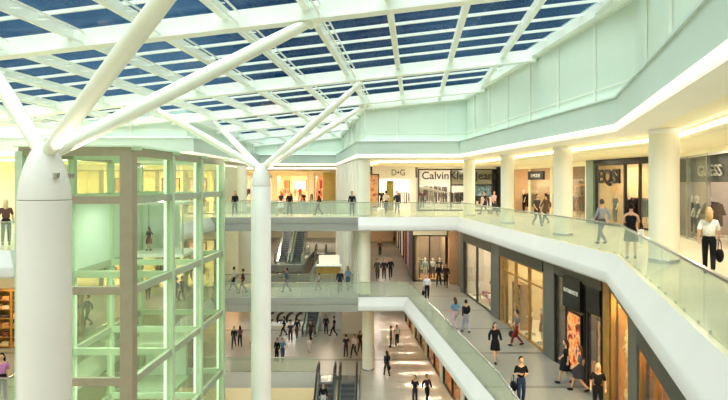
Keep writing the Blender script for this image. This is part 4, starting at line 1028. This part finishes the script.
# ------------------------------------------------------------------ people
def P(x, D=None, y=None, z=ZU):
    if D is None: D = (CAMZ-z)*F/(y-HOR)
    return ((x-364)/F*D, D, z+.0)
def pp(pos, *a, **k): return person(*pos, *a, **k)
pp(P(709, 15.5), 'woman in white blouse and black trousers with black bag, walking on the upper walkway', 'stride', 330, '#f1eeea', '#1d1d20', '#c9a878', 'longhair', 'tee', bag=('handbag', '#1a191b', 'big black handbag carried by the woman in the white blouse'))
pp(P(631, 18.8), 'woman in black vest and skirt holding a white shopping bag by the upper glass rail', 'phone', 330, '#1b1a1d', '#1b1a1d', '#2b1d18', 'bun', 'vest', 'skirt', bag=('shopping_bag', '#f3f1ee', 'white paper shopping bag held by the woman in black'))
pp(P(602, 23.0), 'person in grey jacket seen beyond the upper glass rail', 'walk', 20, '#8d929a', '#4a505c', '#5a4a42', tk='long')
pp(P(537, 33), 'person in dark grey walking past the peach shop, upper level', 'stride', 200, '#4a4744', '#3a3836')
pp(P(546, 34.5), 'person in brown coat beside the ivory column before the peach shop', 'walk', 30, '#6a5548', '#2c2a2c', tk='long', coat=True)
pp(P(386, 45.5), 'person in white top left before the white portal shop', 'walk', 10, '#e8e6e4', '#3a3d46'); pp(P(397, 45), 'person in dark blue before the white portal shop', 'stride', 190, '#2c3548', '#23252c', tk='long')
pp(P(485, 44.5), 'person in black below the blue poster on the upper level', 'walk', 90, '#1d1d22', '#2b2d38'); pp(P(494, 44), 'person in pink top near the black end post of the jeans shop', 'stride', 200, '#c9a0a0', '#3a3d46', hk='longhair')
pp(P(352, 43), 'man in black standing at the right end of the upper footbridge', 'stand', 180, '#1d1c20', '#23232a', tk='long')
pp(P(281, 43.6), 'person in white skirt at the left of the pair on the upper footbridge', 'walk', 150, '#3a3440', '#eceae8', bk='skirt', hk='longhair'); pp(P(289.5, 42.8), 'person in black right of the pair on the upper footbridge', 'stride', 200, '#1b1a1e', '#26262c', tk='long')
pp(P(319, 43.4), 'person in dark brown walking on the upper footbridge near the core', 'stride', 90, '#3b2f2a', '#2b2a2e', tk='long'); pp(P(235, 43), 'person in black at the left end of the upper footbridge', 'walk', 180, '#17161a', '#201f24', tk='long', hk='longhair')
pp(P(304, 68.6, z=-.5), 'rider in dark clothes near the top of the far escalators', 'stand', 0, '#3a3034', '#2b2a2e')
pp(P(6, 22.9), 'blonde woman in brown top at the left picture edge, upper level', 'stand', 25, '#6a4a44', '#23212a', '#e0c498', 'longhair', 'tee')
# middle walkway
pp(P(455, y=330, z=ZM), 'woman in light blue shirt and pink trousers in the walking couple', 'walk', 25, '#6f93b4', '#c9a8b4', '#5a3a2c', 'longhair', 'tee'); pp(P(466, y=333, z=ZM), 'man in black jacket beside the woman in light blue shirt', 'stride', 15, '#221f22', '#a9a4b4', tk='long')
pp(P(495, y=362, z=ZM), 'woman in black top and mini skirt walking up the middle walkway', 'walk', 185, '#1f1c20', '#1a191c', '#3a241c', 'longhair', 'long', 'skirt')
pp(P(517, y=346, z=ZM), 'person in grey top and red trousers beside the cream shop window', 'stride', 70, '#77767a', '#7d2a2c', '#3a2a22', bag=('handbag', '#2b2a2e', 'dark shoulder bag of the person in red trousers'))
pp(P(521, 21.2, z=ZM), 'man in black shirt and jeans looking at his phone, nearest on the middle walkway', 'phone', 185, '#17171a', '#2a3a5a', '#221a16', bag=('handbag', '#15151a', 'black bag at the side of the man with the phone'))
pp(P(566, y=384, z=ZM), 'woman in black dress striding beside the orange poster', 'stride', 60, '#1f1c22', '#1b1a1d', '#3a2a22', 'longhair', 'tee', 'skirt'); pp(P(580, y=392, z=ZM), 'woman in grey tunic walking close behind the woman in black dress', 'walk', 70, '#55505c', '#3a3640', '#5a3a2c', 'longhair', 'tee', 'skirt')
pp(P(598, 20.4, z=ZM), 'blonde woman in black at the foot of the wooden wall', 'stand', 160, '#1c1a1d', '#1c1a1d', '#d9b070', 'longhair', 'tee')
pp(P(427, y=300, z=ZM), 'man in white shirt and black trousers at the bend of the middle walkway', 'walk', 175, '#e2dcdc', '#1d1c20', tk='long', bag=('handbag', '#1d1c20', 'black bag of the man in the white shirt'))
for k, (x, y) in enumerate(((377.5, 280), (384, 280), (390.5, 279))): pp(P(x, y=y, z=ZM), ('person in olive coat left of the three walking from the far mall street', 'man in dark suit in the middle of the three walking from the far mall street', 'man in black jacket right of the three walking from the far mall street')[k], ('walk', 'stride', 'walk')[k], 180, ('#4a4a40', '#23252e', '#1d1c1f')[k], '#22222a', tk='long', coat=k == 0)
pp(P(439, 45.6, z=ZM), 'person in black jacket left of the pair by the dark end window', 'walk', 160, '#211e22', '#2b2427', tk='long'); pp(P(446, 45.2, z=ZM), 'person in brown coat right of the pair by the dark end window', 'stride', 170, '#3a2a2a', '#2b2a2e', tk='long', coat=True)
pp(P(380, y=256, z=ZM), 'distant person in brown deep in the middle mall street', 'walk', 180, '#5a4234', '#2b2a2e', tk='long')
# middle footbridge
pp(P(234, 43.6, z=ZM), 'person in black and white left of the pair on the middle footbridge', 'walk', 90, '#e0dedc', '#26242a'); pp(P(243, 42.6, z=ZM), 'person in dark red right of the pair on the middle footbridge', 'stride', 90, '#5c2428', '#5c2a30', tk='long')
pp(P(287, 43.0, z=ZM), 'person in blue striding along the middle footbridge', 'stride', 80, '#3f5f80', '#4a6488', tk='long'); pp(P(319, 43.8, z=ZM), 'child in white on the middle footbridge', 'walk', 100, '#d8d2ce', '#6a5a58', h=.72)
pp(P(340, 42.6, z=ZM), 'person in dark navy left of the pair at the right end of the middle footbridge', 'walk', 180, '#26303c', '#2a3444', tk='long'); pp(P(348, 43.8, z=ZM), 'person in pale blue right of the pair at the right end of the middle footbridge', 'stride', 170, '#8fa8c0', '#5a6a80', hk='longhair')
for k, (x, D) in enumerate(((81, 32.4), (88, 32.8), (176.5, 39), (182, 39.4), (148, 40))): pp(P(x, D, z=ZM), ('person in dark grey seen through the left tower glass, middle deck', 'person in black beside the dark grey one behind the left tower glass', 'person in black left of the pair behind the tower, middle deck', 'person in dark purple right of the pair behind the tower, middle deck', 'person in grey green alone behind the tower corner post, middle deck')[k], ('walk', 'stride')[k % 2], 180-40*k, ('#4a4a4e', '#1d1c20', '#1c1b20', '#40303c', '#5c645c')[k], '#26252b', tk='long')
pp((-10.35, 28.9, CAMZ-3.33), 'child in dark top and red skirt standing in the glass lift car', 'walk', 60, '#3a2c34', '#6a2c34', bk='skirt', h=.68, hk='longhair')
pp(P(2, 21.6, z=ZM), 'dark haired woman in pink top at the lower left picture edge', 'stand', 190, '#c77fb8', '#1d1b20', '#1d1715', 'longhair', 'tee')
# lower floor
low = [(234, 348, '#2b2a30', '#3a3a44', 'person in charcoal left of the pair beyond the slim column, lower floor'), (240, 347, '#7a5a60', '#2b2a30', 'person in dusty pink right of the pair beyond the slim column, lower floor'),
       (277, 361, '#16161a', '#1d1d24', 'person in black coat standing right of the slim column, lower floor'), (282.5, 361, '#5c7fa8', '#3a5078', 'person in blue beside the black coated one, lower floor'),
       (284, 336, '#26243a', '#22222c', 'person in navy left of the dark group on the lower floor'), (290.5, 342, '#3a3448', '#22222c', 'person in dark violet in the dark group on the lower floor'), (297, 338, '#23222e', '#6a4a50', 'person in black right of the dark group on the lower floor'),
       (311, 341, '#4a3e34', '#2b2622', 'person in brown right of the four curved seats, lower floor'), (326, 334, '#3a3a36', '#22222a', 'person in dark green left of the far pair, lower floor'), (334, 336, '#17171a', '#1d1d22', 'person in black right of the far pair, lower floor'),
       (309, 352, '#e2dcdc', '#d8d0d0', 'child in white in the middle of the lower floor'), (346, 357, '#2b2430', '#3a3444', 'person in dark plum left of the three before the ivory column, lower floor'), (354, 357, '#d8c8cc', '#26242c', 'woman in white top second of the three before the ivory column, lower floor'), (360, 353, '#3a2c34', '#2b2a34', 'person in wine dark top right of the three before the ivory column, lower floor'),
       (391, 347, '#4a4a54', '#22222a', 'person in grey left of the pair in the lower arcade'), (397, 346, '#e4e2e2', '#2b2a30', 'person in white right of the pair in the lower arcade'), (387, 376, '#26292e', '#2a2c34', 'person in dark jacket alone in the lower arcade'),
       (415, 404, '#23222a', '#2b2d38', 'man in black left of the nearest pair in the lower arcade'), (427, 403, '#38323a', '#1d1d22', 'woman in dark grey right of the nearest pair in the lower arcade')]
for k, (x, y, a, b_, l) in enumerate(low):
    pp(P(x, y=y, z=ZL), l, ('walk', 'stride', 'stand')[k % 3], (180, 20, 150, 200, 90)[k % 5], a, b_, tk='long' if k % 2 == 0 else 'tee', hk='longhair' if k % 3 == 1 else 'short', h=.66 if 'child' in l else 1, bag=('handbag', '#1d1c20', 'dark shoulder bag of the lone walker in the lower arcade') if k == 16 else None)
n_ = 27; yk = 28.7+11.5*21.5/n_
person(-2.57, yk, ZB+(ZL-ZB)*22/n_, 'rider in black top and white trousers on the lower left escalator', 'stand', 180, '#1d1c20', '#dcd8d4', tk='long', group='shoppers')

# ------------------------------------------------------------------ lamps over the walkways, added to brighten them
def rowl(pts, z, size, power, col='#fff0d6'):
    for x, y in pts: lamp((x, y, z), size, power, col)
rowl([(6.0, 39), (6.2, 35), (6.5, 31), (6.7, 27), (6.9, 23), (7.0, 19)], -.99, .5, 17, '#fffaf2')  # unseen lamps added under the middle level ceiling
rowl([(2.2, 46), (2.2, 53), (2.2, 61), (2.2, 70), (5.5, 45)], -.99, .6, 85, '#fff2de')
rowl([(-9, 62), (-7.5, 75), (-15, 65), (-4.5, 74)], -.99, .8, 300, '#fff0d8')
rowl([(-15, 26), (-18, 34), (-13.5, 38), (-18, 42)], -.99, .8, 130, '#fff2d8')
for k in range(11):
    y = 57-2.5*k; lamp((LX(y)-1.6, y, -6.47), 2.4, 20, '#fff6e6', sy=.12, spread=13)
rowl([(3.0, 53), (3.4, 46), (3.8, 39), (4.2, 32)], -6.47, .5, 6, '#fff4e2')
rowl([(1.5, 57), (-8, 66), (-13, 55), (-15, 48), (-6, 72), (1.5, 70)], -6.47, .8, 125, '#fff6ea')
rowl([(-7, 45.5), (-3.5, 43)], -6.47, .6, 70)
rowl([(-14, 45), (-9, 45), (-5, 45), (2, 45)], -12.15, .8, 45, '#fff2dc')  # added basement lamps, brightening the strip below the lower slab
rowl([(-17, 41), (-13.5, 42.5), (-20, 42), (-8, 74), (-14, 72)], 3.64, .5, 130, '#fff6e4')
rowl([(9.6, 14.5), (10.8, 19.5), (11.6, 24.5), (11.3, 30), (10.5, 36), (9.6, 42), (4.5, 46), (8.0, 46)], 3.64, .4, 110, '#fff6e4')  # added ceiling discs, only there to lift the upper walkway
# ------------------------------------------------------------------ light, sky, camera
w = bpy.data.worlds.new('sky'); SC.world = w; w.use_nodes = True
nt = w.node_tree; bg = nt.nodes['Background']
tc = nt.nodes.new('ShaderNodeTexCoord'); nz = nt.nodes.new('ShaderNodeTexNoise'); nz.inputs['Scale'].default_value = 3; nz.inputs['Detail'].default_value = 2
nt.links.new(tc.outputs['Generated'], nz.inputs['Vector'])
r = nt.nodes.new('ShaderNodeValToRGB'); r.color_ramp.elements[0].position = .4; r.color_ramp.elements[1].position = .75
r.color_ramp.elements[0].color = (*lin('#163c60'), 1); r.color_ramp.elements[1].color = (*lin('#47749a'), 1)
nt.links.new(nz.outputs['Fac'], r.inputs['Fac']); nt.links.new(r.outputs['Color'], bg.inputs['Color'])
bg.inputs['Strength'].default_value = 1.0
s = bpy.data.lights.new('daylight_sun', 'SUN'); s.energy = 9.0; s.angle = math.radians(100); s.color = lin('#fdfaf4')
so = bpy.data.objects.new('daylight_sun', s); COL.objects.link(so); so.rotation_euler = (math.radians(12), math.radians(-10), 0)
cd = bpy.data.cameras.new('camera'); cam = bpy.data.objects.new('camera', cd); COL.objects.link(cam)
cam.location = (0, 0, CAMZ); cam.rotation_euler = (math.radians(90), 0, 0)
cd.sensor_width = 36; cd.lens = F/728*36; cd.shift_y = (HOR-200)/728; cd.clip_end = 400
SC.camera = cam
SC.view_settings.view_transform = 'Standard'; SC.view_settings.look = 'None'; SC.view_settings.gamma = 1
SC.view_settings.exposure = 0.2
SC.cycles.use_denoising = True
SC.cycles.max_bounces = 10; SC.cycles.transparent_max_bounces = 24; SC.cycles.diffuse_bounces = 5
SC.cycles.sample_clamp_indirect = 8
